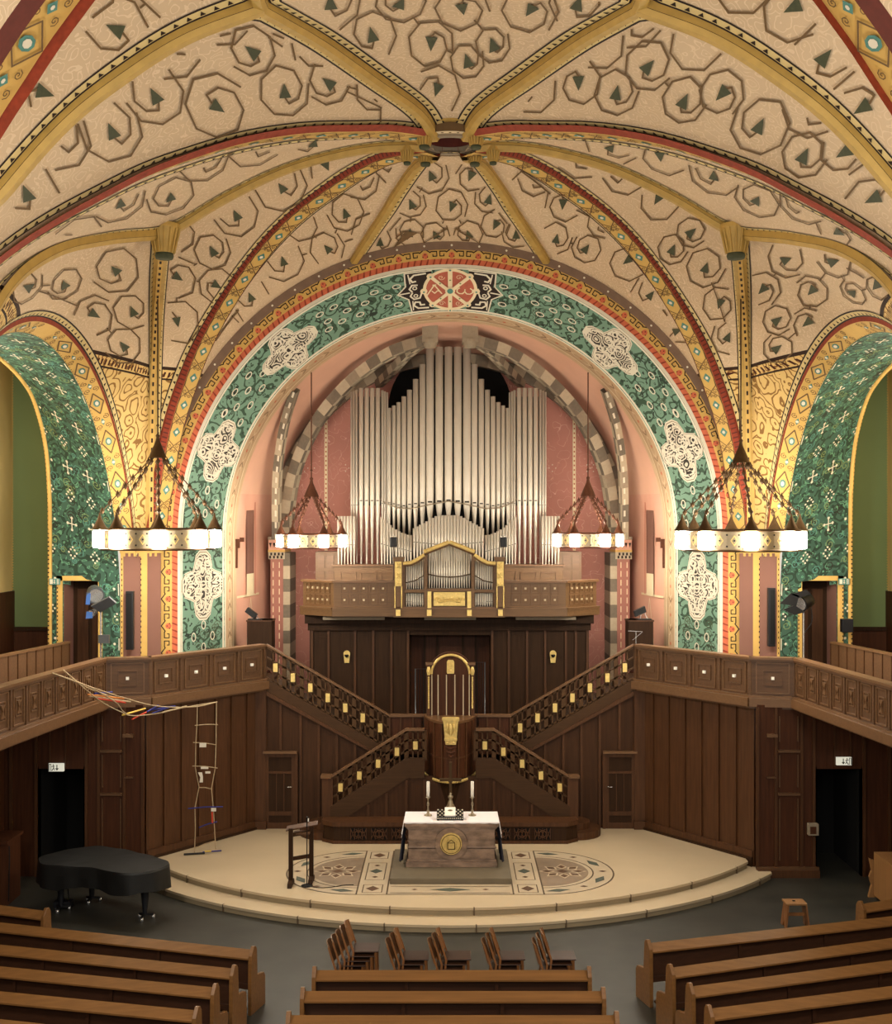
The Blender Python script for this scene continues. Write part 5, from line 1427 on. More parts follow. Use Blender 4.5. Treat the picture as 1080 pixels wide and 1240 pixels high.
pts = [(XM-78*ppm, 6.2), (XM+78*ppm, 6.2)]+[(XM+sg_*dx*ppm, Z(ty+6, YO_+.35)) for sg_, L_ in ((1, [(76, 494), (60, 487), (47, 473), (40, 460), (31, 443), (25, 424)]), (-1, [(25, 424), (31, 443), (40, 460), (47, 473), (60, 487), (76, 494)])) for dx, ty in L_]
fprism(mb, pts, YO_+.35, YO_+.45, 'void_shade'); 
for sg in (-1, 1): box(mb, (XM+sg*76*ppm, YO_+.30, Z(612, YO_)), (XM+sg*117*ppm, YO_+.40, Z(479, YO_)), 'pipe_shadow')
mb.build('gap_shade_back', t)  # dark panels added to paint the shade in the gaps between pipes
for sg in (-1, 1):
    mb = MB(); lo = [(dx, (600 if dx < 84 else 606)) for dx in (0, 30, 60)]
    pts = [V((XM+sg*dx*ppm, YO_-.10, Z(607+dy, YO_))) for dx, dy in ((0, 0), (22, 4), (45, 9), (62, 8), (72, 4), (80, 0), (86, -6))]
    tube(mb, pts, .018, 'stone_mid', 6); mb.build('pipe_rail', t)

# ---- organ gallery front
YG = 31.5; gx = lambda p: X(p, YG)
zt_, zb_ = Z(703, YG), Z(747, YG)
t = thing('organ_gallery_parapet', 'brown wooden parapet of the organ gallery with rows of small white studs', 'parapet', (0, YG, zb_))
def gseg(p, q, n, xs_end=False):
    p, q = V((p[0], p[1], 0)), V((q[0], q[1], 0)); dd = q-p; u = dd.normalized(); nn = V((u.y, -u.x, 0)); nn = nn if nn.y < 0 else -nn
    mb = MB(); obox(mb, p+V((0, 0, zb_+.22)), dd, -nn*.08, (0, 0, zt_-zb_-.27), 'organ_oak')
    obox(mb, p+V((0, 0, zb_)), dd, -nn*.5, (0, 0, .05), 'organ_oak'); mb.build('board', t)
    mb = MB(); obox(mb, p-u*.02+V((0, 0, zt_-.06)), dd+u*.04, nn*.07, (0, 0, .06), 'handrail_oak'); obox(mb, p-u*.02+V((0, 0, zt_-.06)), dd+u*.04, -nn*.12, (0, 0, .06), 'handrail_oak'); mb.build('top_rail', t)
    mb = MB(); obox(mb, p-u*.03+V((0, 0, zb_+.02)), dd+u*.06, nn*.09, (0, 0, .21), 'organ_oak'); obox(mb, p-u*.03+V((0, 0, zb_+.21)), dd+u*.06, nn*.12, (0, 0, .035), 'parapet_trim'); obox(mb, p-u*.03+V((0, 0, zb_)), dd+u*.06, nn*.04, (0, 0, .03), 'organ_oak'); mb.build('base_moulding', t)
    H = zt_-zb_-.30
    mb = MB()
    for r in range(2):
        zc = zb_+.27+H*(.27+.46*r)
        for i in range(n):
            c = p+u*(dd.length*(.10+.80*(i+.5)/n)); hw = dd.length*.8/n*.36
            for sx in (-1, 1): obox(mb, c+u*(sx*hw-.008)+V((0, 0, zc-.12)), u*.016, nn*.018, (0, 0, .24), 'parapet_trim'); obox(mb, c-u*hw+V((0, 0, zc+sx*.12-.008)), u*2*hw, nn*.018, (0, 0, .016), 'parapet_trim')
    k = mb.build('panel_mouldings', t)
    for r in range(2):
        zc = zb_+.27+H*(.27+.46*r)
        for i in range(n):
            c = p+u*(dd.length*(.10+.80*(i+.5)/n)); mb = MB(); obox(mb, c-u*.026+V((0, 0, zc-.026)), u*.052, nn*.035, (0, 0, .052), 'pale_stone'); mb.build('stud', k)
xL, xR = gx(367), gx(722); y2 = YG+.75
gseg((X(367, y2), y2), (gx(404), YG), 5); gseg((gx(404), YG), (gx(477), YG), 5); gseg((gx(611), YG), (gx(685), YG), 5); gseg((gx(685), YG), (X(722, y2), y2), 5)
mb = MB(); prism(mb, [(X(367, y2), y2, zb_+.06), (gx(404), YG+.02, zb_+.06), (gx(685), YG+.02, zb_+.06), (X(722, y2), y2, zb_+.06), (X(722, y2), 36.4, zb_+.06), (X(367, y2), 36.4, zb_+.06)], (0, 0, .1), 'darker_oak')
for a, b in ((392, 466), (514, 576), (624, 696)): box(mb, (X(a, 32), 31.75, zb_-.10), (X(b, 32), 31.95, zb_-.02), 'stone_mid')
mb.build('floor_organ_gallery', kind='structure')

# ---- positive organ in the parapet
t = thing('positive_organ', 'small positive organ with pointed gilt cornice set into the organ gallery parapet', 'organ', (0, YG-.1, zb_))
YR = YG-.12; rx = lambda p: X(p, YR); rz = lambda p: Z(p, YR); m0 = 544
mb = MB(); box(mb, (rx(476.5), YR-.05, zb_+.0), (rx(611.5), YR+.3, rz(736)), 'organ_oak'); box(mb, (rx(476), YR-.08, rz(737.5)), (rx(612), YR+.3, rz(735)), 'parapet_trim')
box(mb, (rx(492), YR+.28, rz(736)), (rx(597), YR+.34, rz(680)), 'pipe_shadow')
mb.build('base', t)
for sg in (-1, 1):
    P_ = lambda d: rx(m0+sg*d)
    mb = MB(); box(mb, (P_(55.5), YR-.08, rz(736)), (P_(67), YR+.3, rz(677)), 'organ_oak'); box(mb, (P_(54.5), YR-.11, rz(679)), (P_(68), YR+.32, rz(674.5)), 'organ_oak'); k = mb.build('corner_post', t)
    mb = MB(); xa, xb = P_(57.5), P_(65.5); box(mb, (xa, YR-.12, rz(709.5)), (xb, YR-.08, rz(680)), 'gilt')
    for i in range(5):
        z = rz(706-6*i); tube(mb, [(xa+(xb-xa)*.2, YR-.13, z), ((xa+xb)/2, YR-.145, z+.06*(1 if i % 2 else -1)), (xb-(xb-xa)*.2, YR-.13, z+.02)], [.018, .028, .015], 'gilt', 6)
    mb.build('gilded_relief', k)
    for xx in (xa, xb):
        mb = MB()
        for i in range(17): lathe(mb, [(0, -.03), (.022, 0), (0, .03)], (xx, YR-.1, rz(735)+.033*i), 'gilt', 6)
        mb.build('gilded_bead_strip', k)
    mb = MB(); box(mb, (P_(59), YR-.11, rz(745.5)), (P_(64.5), YR-.05, rz(738)), 'gold_plaque'); mb.build('gilt_plaque', t)
    mb = MB(); box(mb, (P_(21.5), YR-.11, rz(745.5)), (P_(27), YR-.05, rz(738)), 'gold_plaque'); mb.build('gilt_plaque', t)
    mb = MB(); box(mb, (P_(26.5), YR-.09, rz(736)), (P_(30.5), YR+.3, rz(667)), 'organ_oak'); box(mb, (P_(53.5), YR-.03, rz(736)), (P_(56), YR+.3, rz(681)), 'organ_oak'); mb.build('inner_post', t)
    mb = MB(); tube(mb, [(P_(30), YR-.06, rz(672)), (P_(38), YR-.06, rz(677.5)), (P_(46), YR-.06, rz(681.5)), (P_(56), YR-.06, rz(682.5))], .055, 'gilt', 8)
    tube(mb, [(P_(30), YR-.07, rz(674)), (P_(38), YR-.07, rz(679.5)), (P_(46), YR-.07, rz(683.5)), (P_(56), YR-.07, rz(684.5))], .035, 'organ_oak', 8)
    tube(mb, [(P_(0), YR-.10, rz(656.5)), (P_(30.5), YR-.10, rz(668.5))], .06, 'gilt', 8); tube(mb, [(P_(0), YR-.10, rz(658.5)), (P_(30.5), YR-.10, rz(670.5))], .045, 'organ_oak', 8)
    mb.build('gilt_cornice', t)
    for i in range(8):
        d = 32.2+2.8*i; pipe(t, P_(d), YR+.12, rz(714), rz(705-3.2*(1-i/7)+1.5*(i/7)), rz(676+7*(i/7)**.6+1), 2.45*YR/F*.5)
    mb = MB()
    for i in range(8): pipe(t, P_(32.2+2.8*i), YR+.10, rz(735), rz(729+ (1.5 if i < 5 else 0)), rz(718.5), 2.4*YR/F*.5)
    mb = MB(); box(mb, (P_(30), YR-.04, rz(717.5)), (P_(54), YR+.25, rz(714)), 'organ_oak')
    tube(mb, [(P_(31), YR+.02, rz(697)), (P_(42), YR+.02, rz(703.5)), (P_(53), YR+.02, rz(705.5))], .014, 'old_bronze', 5); mb.build('cross_rail', t)
for i in range(-8, 9):
    d = abs(i)*3.05; pipe(t, rx(m0+i*3.05), YR+.10, rz(713), rz(698.5-1.5*(abs(i)/8)**2), rz(660+d*.40), 2.7*YR/F*.5)
mb = MB(); tube(mb, [(rx(m0-26), YR+.0, rz(695)), (rx(m0-13), YR+.0, rz(698)), (rx(m0), YR, rz(699)), (rx(m0+13), YR, rz(698)), (rx(m0+26), YR, rz(695))], .014, 'old_bronze', 5)
box(mb, (rx(m0-29), YR-.08, rz(716)), (rx(m0+29), YR+.2, rz(712.5)), 'organ_oak'); box(mb, (rx(m0-26), YR+.0, rz(736)), (rx(m0+26), YR+.2, rz(716)), 'organ_oak'); mb.build('middle_rail', t)
mb = MB(); xa, xb = rx(m0-19), rx(m0+19); box(mb, (xa, YR-.06, rz(733.5)), (xb, YR, rz(717)), 'gilt'); k0 = None
for i in range(12):
    xx = xa+(xb-xa)*(i+.5)/12; tube(mb, [(xx-.025, YR-.07, rz(727)), (xx, YR-.085, rz(724)+.02*math.sin(i*2.2)), (xx+.03, YR-.07, rz(726))], .013, 'gilt', 5)
tube(mb, [(xa+.12, YR-.08, rz(729)), ((xa+xb)/2, YR-.09, rz(726.5)), (xb-.12, YR-.08, rz(729))], .022, 'gilt', 6)
for (a, b) in (((xa+.02), (xb-.02)),):
    for z in (rz(732.6), rz(718)): box(mb, (a, YR-.08, z-.012), (b, YR-.06, z+.012), 'gilt')
mb.build('gilded_relief', t)
for d in (-24, 24):
    mb = MB(); box(mb, (rx(m0+d-2.3), YR-.10, rz(736)), (rx(m0+d+2.3), YR, rz(716)), 'gold_plaque'); mb.build('gilt_strip', t)
# small loudspeakers hanging before the organ
for sg, p, sd in ((-1, 476.5, 'left'), (1, 609.5, 'right')):
    Ys = 33.7; mb = MB(); x0, x1 = X(p-4.2, Ys), X(p+4.2, Ys); z0, z1 = Z(662.5, Ys), Z(650.5, Ys)
    box(mb, (x0, Ys-.1, z0), (x1, Ys+.1, z1), 'black_plastic'); box(mb, (x0+.02, Ys-.12, z0+.02), (x1-.02, Ys-.1, z1-.02), 'black_metal'); 
    t2 = thing('loudspeaker', 'small black loudspeaker box on a thin stand at the %s of the organ front' % sd, 'loudspeaker', (X(p, Ys), Ys, 5.6)); mb.build('speaker_box', t2, bevel=.01)
    mb = MB(); tube(mb, [(X(p, Ys), Ys, 5.5), (X(p, Ys), Ys, z0)], .012, 'black_metal', 6); tube(mb, [(x0+.04, Ys, z1), (x0+.04, Ys, z1+.05), (x1-.04, Ys, z1+.05), (x1-.04, Ys, z1)], .008, 'chrome', 5); mb.build('stand', t2)

# ================================================================== CHANDELIERS
def chandelier(label, c, D, nl, hgt, zhub, ztop, rot, m, glow, iron):
    t = thing('chandelier', label, 'chandelier', c, 'ring chandeliers')
    c = V(c); R = D/2
    mb = MB()
    for z in (-hgt/2, hgt/2):
        pts = [c+V((R*math.cos(2*PI*i/48), R*math.sin(2*PI*i/48), z)) for i in range(48)]; tube(mb, pts, .022*D/2.6+.006, iron, 6, True)
    for z in (-hgt/2-.01,):
        pts = [c+V(((R-.12)*math.cos(2*PI*i/48), (R-.12)*math.sin(2*PI*i/48), z)) for i in range(48)]; tube(mb, pts, .014, iron, 5, True)
    mb.build('ring_frame', t)
    hub = c+V((0, 0, zhub))
    for k in range(nl):
        a = rot+2*PI*k/nl; p = c+V((R*math.cos(a), R*math.sin(a), 0)); r = .15 if nl == 8 else .125
        mb = MB(); lathe(mb, [(0, -hgt*.44), (r*.9, -hgt*.44), (r, -hgt*.36), (r, -.02), (r*.92, 0), (r, .02), (r, hgt*.36), (r*.9, hgt*.44), (0, hgt*.44)], p, m, 14); lp = mb.build('lamp_glass', t)
        mb = MB(); lathe(mb, [(r*1.25, hgt*.5), (r*.9, hgt*.62), (r*.3, hgt*1.05), (.02, hgt*1.25), (.015, hgt*1.35)], p, iron, 14); mb.build('conical_cap', lp)
        # ornate pierced plate between the lamps
        mb = MB(); a1 = a+PI/nl; h = PI/nl-(r*1.25)/R
        f = lambda s, z, o=0.0: c+V(((R+o)*math.cos(a1+s/R), (R+o)*math.sin(a1+s/R), z))
        for i in range(4):
            s0, s1 = -h*R+2*h*R*i/4, -h*R+2*h*R*(i+1)/4
            mb.add([f(s0, -hgt*.46, -.02), f(s1, -hgt*.46, -.02), f(s1, hgt*.46, -.02), f(s0, hgt*.46, -.02)], [[0, 1, 2, 3]], 'silver_stick')
        for s0 in (-.5*h*R, .5*h*R):
            for o in (.0, -.04):
                g = lambda s, z: f(s, z, o+.0 if o else .006)
                pline(mb, g, [(s0-.07, 0), (s0, .10), (s0+.07, 0), (s0, -.10)], .02, 'gilt', True); ppoly(mb, g, circ(s0, 0, .022, n=6), 'black_metal')
        for s0 in (-.8*h*R, 0, .8*h*R):
            for z in (.12, -.12):
                if abs(z) < hgt*.45: ppoly(mb, lambda s, zz: f(s, zz, .006), circ(s0, z, .022, n=6), 'black_metal')
        mb.build('pierced_plate', t)
        # chain with barbs
        mb = MB(); q = p+V((0, 0, hgt*1.3)); e = hub+V((.04*math.cos(a), .04*math.sin(a), 0)); n = 22
        tube(mb, [q, e], .014, iron, 5)
        for i in range(1, n, 3 if nl == 8 else 3):
            w_ = q.lerp(e, i/n); s_ = .055 if nl == 8 else .05
            lathe(mb, [(0, -.09), (s_*.5, -.05), (s_, 0), (s_*.4, .04), (0, .10)], w_, iron, 6)
        mb.build('chain', t)
    mb = MB(); lathe(mb, [(.20, -.10), (.16, .0), (.05, .26), (.035, .34), (.05, .38), (.02, .42)], hub, iron, 14); mb.build('hub_cone', t)
    mb = MB(); tube(mb, [hub+V((0, 0, .4)), V((hub.x, hub.y, ztop))], .017, iron, 6)
    for z in (0.6, ): lathe(mb, [(0, -.05), (.04, 0), (0, .05)], hub+V((0, 0, z)), iron, 8)
    mb.build('suspension_rod', t)
    return t
YC_ = 26.0
chandelier('large ring chandelier hanging before the left pier beside the green arch', (X(191, YC_), YC_, Z(652.5, YC_)), 2.42, 8, .42, 1.86, 13.0, math.radians(-90+15), 'lamp_glow', 'lamp_glow', 'old_bronze')
chandelier('large ring chandelier hanging before the right pier beside the green arch', (X(897, YC_), YC_, Z(654, YC_)), 2.52, 8, .42, 1.78, 13.0, math.radians(-90-4), 'lamp_glow', 'lamp_glow', 'old_bronze')
YK = 31.9
chandelier('smaller ring chandelier hanging at the left of the organ', (X(377, YK), YK, Z(655, YK)), 1.62, 6, .36, 1.28, 11.75, math.radians(-60), 'lamp_glow_small', 'g', 'brown_iron')
chandelier('smaller ring chandelier hanging at the right of the organ', (X(712, YK), YK, Z(654, YK)), 1.62, 6, .36, 1.28, 11.75, math.radians(-62), 'lamp_glow_small', 'g', 'brown_iron')

# ================================================================== PEWS
def pew(label, a, b, group, ends=(1, 1)):
    """a, b: plan positions of the two ends of the top board; people look towards +y"""
    a, b = V((a[0], a[1], 0)), V((b[0], b[1], 0)); d = b-a; L = d.length; u = d/L; f = V((-u.y, u.x, 0))      # f: towards the altar
    if f.y < 0: f = -f
    t = thing('church_pew', label, 'pew', (a+b)/2, group)
    up = V((0, 0, 1))
    mb = MB(); o = a-f*.0
    prism(mb, [o-f*.11+up*.86, o-f*.11+up*.885, o+f*.05+up*.975, o+f*.05+up*.945], d, 'pew_oak'); mb.build('sloping_ledge', t)
    mb = MB(); prism(mb, [o-f*.02+up*.42, o+f*.02+up*.42, o+f*.05+up*.95, o+f*.01+up*.95], d, 'pew_dark_oak')
    n = max(2, int(L/1.35))
    for i in range(1, n): obox(mb, a+u*(L*i/n-.03)-f*.04+up*.12, u*.05, f*.03, up*.74, 'pew_dark_oak')
    obox(mb, a-f*.06+up*.38, d, f*.05, up*.08, 'pew_dark_oak'); mb.build('backrest', t)
    mb = MB(); obox(mb, a+f*.02+up*.42, d, f*.42, up*.035, 'pew_oak'); obox(mb, a+f*.40+up*.36, d, f*.03, up*.07, 'pew_oak'); mb.build('seat', t)
    mb = MB(); obox(mb, a-f*.30+up*.10, d, f*.16, up*.03, 'pew_dark_oak'); mb.build('kneeling_board', t)
    for e, fl_ in ((0, ends[0]), (1, ends[1])):
        if not fl_: continue
        p = a+u*(L*e)+u*(-.06 if e == 0 else 0); mb = MB()
        prof = [(-.12, 0), (.40, 0), (.40, .46), (.36, .52), (.12, .56), (.09, .98), (.05, 1.04), (-.01, 1.05), (-.10, .92), (-.11, .80), (-.12, .3)]
        prism(mb, [p+f*x+up*z for x, z in prof], u*.06, 'pew_oak'); mb.build('pew_end', t, bevel=.006)
    return t
zt_top = .965
def top_at(px, py): Y = F*(EYE-zt_top)/(py-HZ); return (X(px, Y), Y)
ordn = ['front', 'second', 'third', 'fourth']
for i, (l, r, y) in enumerate(((383, 711, 1177), (369, 728, 1202.5), (352, 744, 1232), (334, 762, 1264))):
    if i == 3: continue
    a, b = top_at(l, y), top_at(r, y); pew('%s pew of the middle block, straight on to the altar' % ordn[i].capitalize(), a, b, 'middle block pews')
rows = [((787, 1144), (1080, 1111.5)), ((814, 1174), (1080, 1138)), ((838, 1197), (1080, 1165)), ((861, 1224), (1080, 1196.5)), ((888, 1256), (1080, 1230))]
for i, (p, q) in enumerate(rows):
    a, b = V(top_at(*p)), V(top_at(*q)); d = (b-a).normalized(); b2 = a+d*(6.45)
    nm = (['first', 'second', 'third', 'fourth', 'fifth'][i])
    pew('%s long pew of the right block, counted from the altar' % nm, a, b2, 'right block pews')
a, b = V(top_at(1044, 1096.5)), V(top_at(1080, 1091)); pew('short pew end in front of the right block, cut by the right edge', a, a+(b-a).normalized()*2.2, 'right block pews')
rows = [((304, 1152), (0, 1119)), ((281, 1175), (0, 1146)), ((258, 1198), (0, 1172.5)), ((236, 1226), (0, 1203)), ((210, 1260), (0, 1237))]
for i, (p, q) in enumerate(rows):
    a, b = V(top_at(*p)), V(top_at(*q)); d = (b-a).normalized(); b2 = a+d*(6.45)
    pew('%s long pew of the left block, counted from the altar' % ['first', 'second', 'third', 'fourth', 'fifth'][i], b2, a, 'left block pews')
a, b = V(top_at(54, 1105)), V(top_at(0, 1098)); pew('short pew in front of the left block, beside the covered piano', a+(b-a).normalized()*2.2, a, 'left block pews')

# ================================================================== STACKED CHAIRS
proto = None
def chair_proto():
    t = thing('stacking_chair', 'x', 'chair', (0, 0, 0), 'stacked wooden chairs')
    # faces +x
    mb = MB(); n = 8
    def back(s, v): y = -.21+.42*s; return V((-.20-.05*math.sin(PI*s)*1.0-.10*v, y, .50+.34*v+.03*math.sin(PI*s)*v))
    grid(mb, lambda u, v: back(u, v), n, 4, 'chair_wood'); grid(mb, lambda u, v: back(u, v)+V((-.016, 0, 0)), n, 4, 'chair_wood')
    top = [back(i/n, 1) for i in range(n+1)]; loft(mb, top, [p+V((-.016, 0, 0)) for p in top], 'pew_oak')
    for e in (0, 1): loft(mb, [back(e, i/4) for i in range(5)], [back(e, i/4)+V((-.016, 0, 0)) for i in range(5)], 'pew_oak')
    mb.build('backrest', t)
    mb = MB(); box(mb, (-.20, -.21, .43), (.22, .21, .45), 'pew_dark_oak'); mb.build('seat', t, bevel=.01)
    for sy in (-1, 1):
        mb = MB(); bar(mb, (.18, sy*.20, 0), (.17, sy*.19, .43), .03, .03, 'chair_wood'); mb.build('leg', t)
        mb = MB(); bar(mb, (-.24, sy*.22, 0), (-.19, sy*.21, .45), .03, .03, 'chair_wood'); bar(mb, (-.19, sy*.22, .45), (-.31, sy*.20, .82), .03, .022, 'chair_wood', V((0, 1, 0))); mb.build('leg', t)
    return t
stk = ['leftmost stack of wooden chairs behind the middle pews', 'second stack from the left, wooden chairs', 'middle stack of wooden chairs', 'fourth stack from the left, wooden chairs', 'rightmost stack of wooden chairs behind the middle pews']
pos = {4: ['bottom', 'second', 'third', 'top'], 3: ['bottom', 'second', 'top'], 5: ['bottom', 'second', 'third', 'fourth', 'top']}
proto = chair_proto(); used = False
for k, (px, n) in enumerate(((427, 5), (487, 3), (538, 3), (603, 3), (664, 3))):
    Yq = 19.75
    for i in range(n):
        o = proto if not used else dup(proto); used = True
        o.location = (X(px, Yq)-.07*(n-1-i)+.22, Yq-.02*(n-1-i), .075*i if n < 5 else .07*i); o['label'] = 'wooden chair, %s of the %s' % (pos[n][i], stk[k])
# ================================================================== COVERED GRAND PIANO
t = thing('grand_piano', 'grand piano under a black cover beside the left steps of the platform', 'piano', (-6.9, 23.9, 0))
ol = [(-8.25, 24.0), (-8.0, 23.55), (-7.3, 23.38), (-6.85, 23.25), (-6.35, 22.95), (-5.9, 23.0), (-5.62, 23.3), (-5.60, 23.75), (-6.3, 24.35), (-6.95, 24.75), (-7.5, 24.85), (-8.1, 24.35)]
cur = Curve([V((x, y, 0)) for x, y in ol+[ol[0]]], 72)
top = [p+V((0, 0, 1.02+.006*math.sin(i*.9))) for i, p in enumerate(cur.p[:-1])]; cc = sum(top, V((0, 0, 0)))/len(top)
mb = MB()
def ring_(k, z, amp): return [cc+(p-cc)*k*1.0+V((0, 0, z-cc.z+ (amp*math.sin(i*.8)+amp*.6*math.sin(i*2.3)))) + (p-cc).normalized()*(amp*1.2*math.sin(i*1.3)) for i, p in enumerate(top)]
R0 = top; R1 = ring_(1.012, .98, .004); R2 = ring_(1.02, .80, .012); R3 = ring_(1.03, .58, .022); R3 = [V((p.x, p.y, .60+.03*math.sin(i*.5)+(.0 if p.x > -7.6 else -.05))) for i, p in enumerate(R3)]
for a, b in ((R0, R1), (R1, R2), (R2, R3)): loft(mb, a+[a[0]], b+[b[0]], 'piano_cloth')
n = len(R0); mb.add(R0+[cc+V((0, 0, .02))], [[i, (i+1) % n, n] for i in range(n)], 'piano_cloth', True); mb.build('cover', t)
mb = MB(); inner = [cc+(p-cc)*.96 for p in top]; prism(mb, [V((p.x, p.y, .66)) for p in inner], (0, 0, .3), 'black_plastic'); mb.build('body', t)
for x, y in ((-7.75, 23.85), (-7.3, 24.4), (-5.95, 23.35)):
    mb = MB(); lathe(mb, [(.045, .08), (.05, .2), (.08, .5), (.09, .66), (0, .66)], (x, y, 0), 'black_plastic', 12); l = mb.build('leg', t)
    for k in range(3):
        a = 2*PI*k/3+.4; mb = MB(); bar(mb, (x, y, .1), (x+.16*math.cos(a), y+.16*math.sin(a), .08), .05, .04, 'black_metal'); lathe(mb, [(0, 0), (.03, .0), (.035, .04), (.03, .075), (0, .075)], (x+.16*math.cos(a), y+.16*math.sin(a), 0), 'chrome', 10); mb.build('caster', l)
mb = MB()
for k in (-.12, 0, .12): tube(mb, [(-7.75+k, 24.0, .05), (-7.75+k*.6, 24.0, .62)], .014, 'black_plastic', 6)
box(mb, (-7.92, 23.9, .04), (-7.58, 24.1, .16), 'black_plastic'); mb.build('pedal_lyre', t)

# ================================================================== LECTERN AND MICROPHONE ON THE PLATFORM
Yl = 24.7; ZL = .30
t = thing('lectern', 'tall dark wooden reading desk with two posts, left on the round floor inlay', 'lectern', (X(366, Yl), Yl, ZL))
xa, xb = X(352.5, 24.6), X(377, 24.8)
for x, y in ((xa, 24.55), (xb, 24.8)):
    mb = MB(); box(mb, (x-.045, y-.03, ZL+.05), (x+.045, y+.03, ZL+1.17), 'darker_oak'); prism(mb, [(x-.045, y-.24, ZL), (x-.045, y+.24, ZL), (x-.045, y+.20, ZL+.09), (x-.045, y, ZL+.13), (x-.045, y-.20, ZL+.09)], (.09, 0, 0), 'darker_oak'); mb.build('post', t, bevel=.006)
for z0, z1 in ((.99, 1.07), (.50, .58)):
    mb = MB(); obox(mb, (xa, 24.54, ZL+z0), (xb-xa, .25, 0), (0, .03, 0), (0, 0, z1-z0), 'darker_oak'); mb.build('rail', t)
mb = MB(); prism(mb, [(xa-.10, 24.56, ZL+1.10), (xb+.12, 24.80, ZL+1.16), (xb+.12, 25.0, ZL+1.20), (xa-.10, 24.76, ZL+1.14)], (0, 0, .025), 'dark_oak'); box(mb, (xa+.04, 24.6, ZL+1.02), (xb-.02, 24.85, ZL+1.05), 'parapet_oak'); mb.build('sloping_top', t)
t = thing('microphone_stand', 'slim black microphone stand with a round base beside the wooden reading desk', 'microphone stand', (X(372.5, 24.62), 24.62, ZL))
x = X(372.5, 24.62); y = 24.5
mb = MB(); lathe(mb, [(0, 0), (.12, 0), (.12, .015), (.02, .03), (.0, .03)], (x, y, ZL), 'black_metal', 20); mb.build('round_base', t)
mb = MB(); tube(mb, [(x, y, ZL+.02), (x, y, ZL+1.33)], .011, 'black_metal', 8); mb.build('pole', t)
mb = MB(); tube(mb, [(x, y, ZL+1.33), (x+.01, y-.02, ZL+1.42)], .02, 'black_metal', 8); tube(mb, [(x+.03, y-.03, ZL+1.33), (x+.03, y-.03, ZL+1.39)], .012, 'white_wax', 8); mb.build('microphone', t)
mb = MB(); pts = [(x+.02, y-.01, ZL+.9)]+[(x+.05+.9*s, y-.05-.10*math.sin(s*5), ZL+.012) for s in [i/12 for i in range(13)]]; tube(mb, [(x, y-.12, ZL+.012)]+pts[1:], .007, 'black_metal', 5); mb.build('microphone_cable', label='thin black cable trailing over the stone floor from the microphone stand', cat='cable')

# ================================================================== ROPE INSTALLATION
yl = 27.0
rz_ = lambda p: Z(p, yl); rx_ = lambda p: X(p, yl)
t = thing('rope_ladder', 'thin rope ladder with odd rungs hanging before the left wood panelling', 'ladder', (rx_(250), yl, .3))
for pts in ([(239, 853), (238.5, 876), (237, 900), (236.5, 930), (241, 953), (236, 978), (236.5, 1003), (235.5, 1033)], [(262, 850), (261.5, 900), (260.5, 930), (256, 955), (258.5, 982), (260, 1010), (261.5, 1028)]):
    mb = MB(); tube(mb, [(rx_(a), yl, rz_(b)) for a, b in pts], .011, 'rope_fibre', 6); mb.build('side_rope', t)
for (a0_, b0_), (a1_, b1_), m in (((236, 878.5), (264, 877.5), 'rope_fibre'), ((234, 899), (262, 902), 'rope_fibre'), ((233, 927.5), (263.5, 930), 'rope_fibre'), ((241, 953.5), (257, 955.5), 'rope_fibre'), ((228, 979), (270, 977), 'blue_stick'), ((241, 1002), (263, 995), 'blue_stick'), ((236, 1027), (261, 1018), 'rope_fibre')):
    mb = MB(); tube(mb, [(rx_(a0_), yl-.01, rz_(b0_)), (rx_((a0_+a1_)/2), yl-.02, rz_((b0_+b1_)/2-1)), (rx_(a1_), yl-.01, rz_(b1_))], .015 if m != 'rope_fibre' else .010, m, 6); mb.build('rung', t)
for a, b, w, h in ((246, 902, 8, 5), (248, 929.5, 9, 2.5), (252, 935, 6, 2.5), (259, 980, 6, 4)):
    mb = MB(); box(mb, (rx_(a-w/2), yl-.04, rz_(b+h/2)), (rx_(a+w/2), yl-.02, rz_(b-h/2)), 'paper_white'); mb.build('paper_tag', t)
mb = MB(); prism(mb, [(rx_(a), yl-.04, rz_(b)) for a, b in ((240, 935), (245, 935), (246, 940), (246, 947), (242, 947), (243, 941))], (0, .015, 0), 'paper_white'); mb.build('paper_tag', t)
mb = MB(); tube(mb, [(rx_(257), yl-.03, rz_(983)), (rx_(257.5), yl-.03, rz_(996))], .02, 'red_stick', 6); mb.build('red_ribbon', t)
mb = MB(); tube(mb, [(-5.95, 26.75, .33), (-5.5, 26.85, .33)], .022, 'black_metal', 6); tube(mb, [(-5.55, 26.85, .35), (-5.15, 26.98, .35)], .016, 'blue_stick', 6); tube(mb, [(-5.5, 26.84, .37), (-5.36, 26.88, .37)], .02, 'yellow_stick', 6); mb.build('painted_stick', label='painted stick lying on the platform at the foot of the rope ladder', cat='stick')
t = thing('rope_net', 'sagging net of ropes and coloured sticks strung from the left gallery parapet', 'net', (-6.8, 25.5, 3.6))
p0 = V((X(62, 23.4), 23.4, 4.80)); p1 = V((rx_(263), yl, rz_(850)))
def at(px, py, Y): return W(px, py, Y)
ropes = [[p0, at(110, 832, 24.3), at(150, 845, 25.1), at(190, 855, 25.8), at(235, 856, 26.5), p1], [p0, at(100, 828, 24.2), at(140, 850, 24.9), at(155, 866, 25.2), at(190, 864, 25.9), at(222, 857, 26.4), p1],
         [at(76, 811, 23.6), at(110, 840, 24.4), at(128, 853, 24.7), at(155, 866, 25.2)], [at(76, 811, 23.7), at(104, 832, 24.3), at(140, 845, 25)]]
for r in ropes:
    mb = MB(); tube(mb, Curve(r, 24).p, .012, 'rope_fibre', 5); mb.build('rope', t)
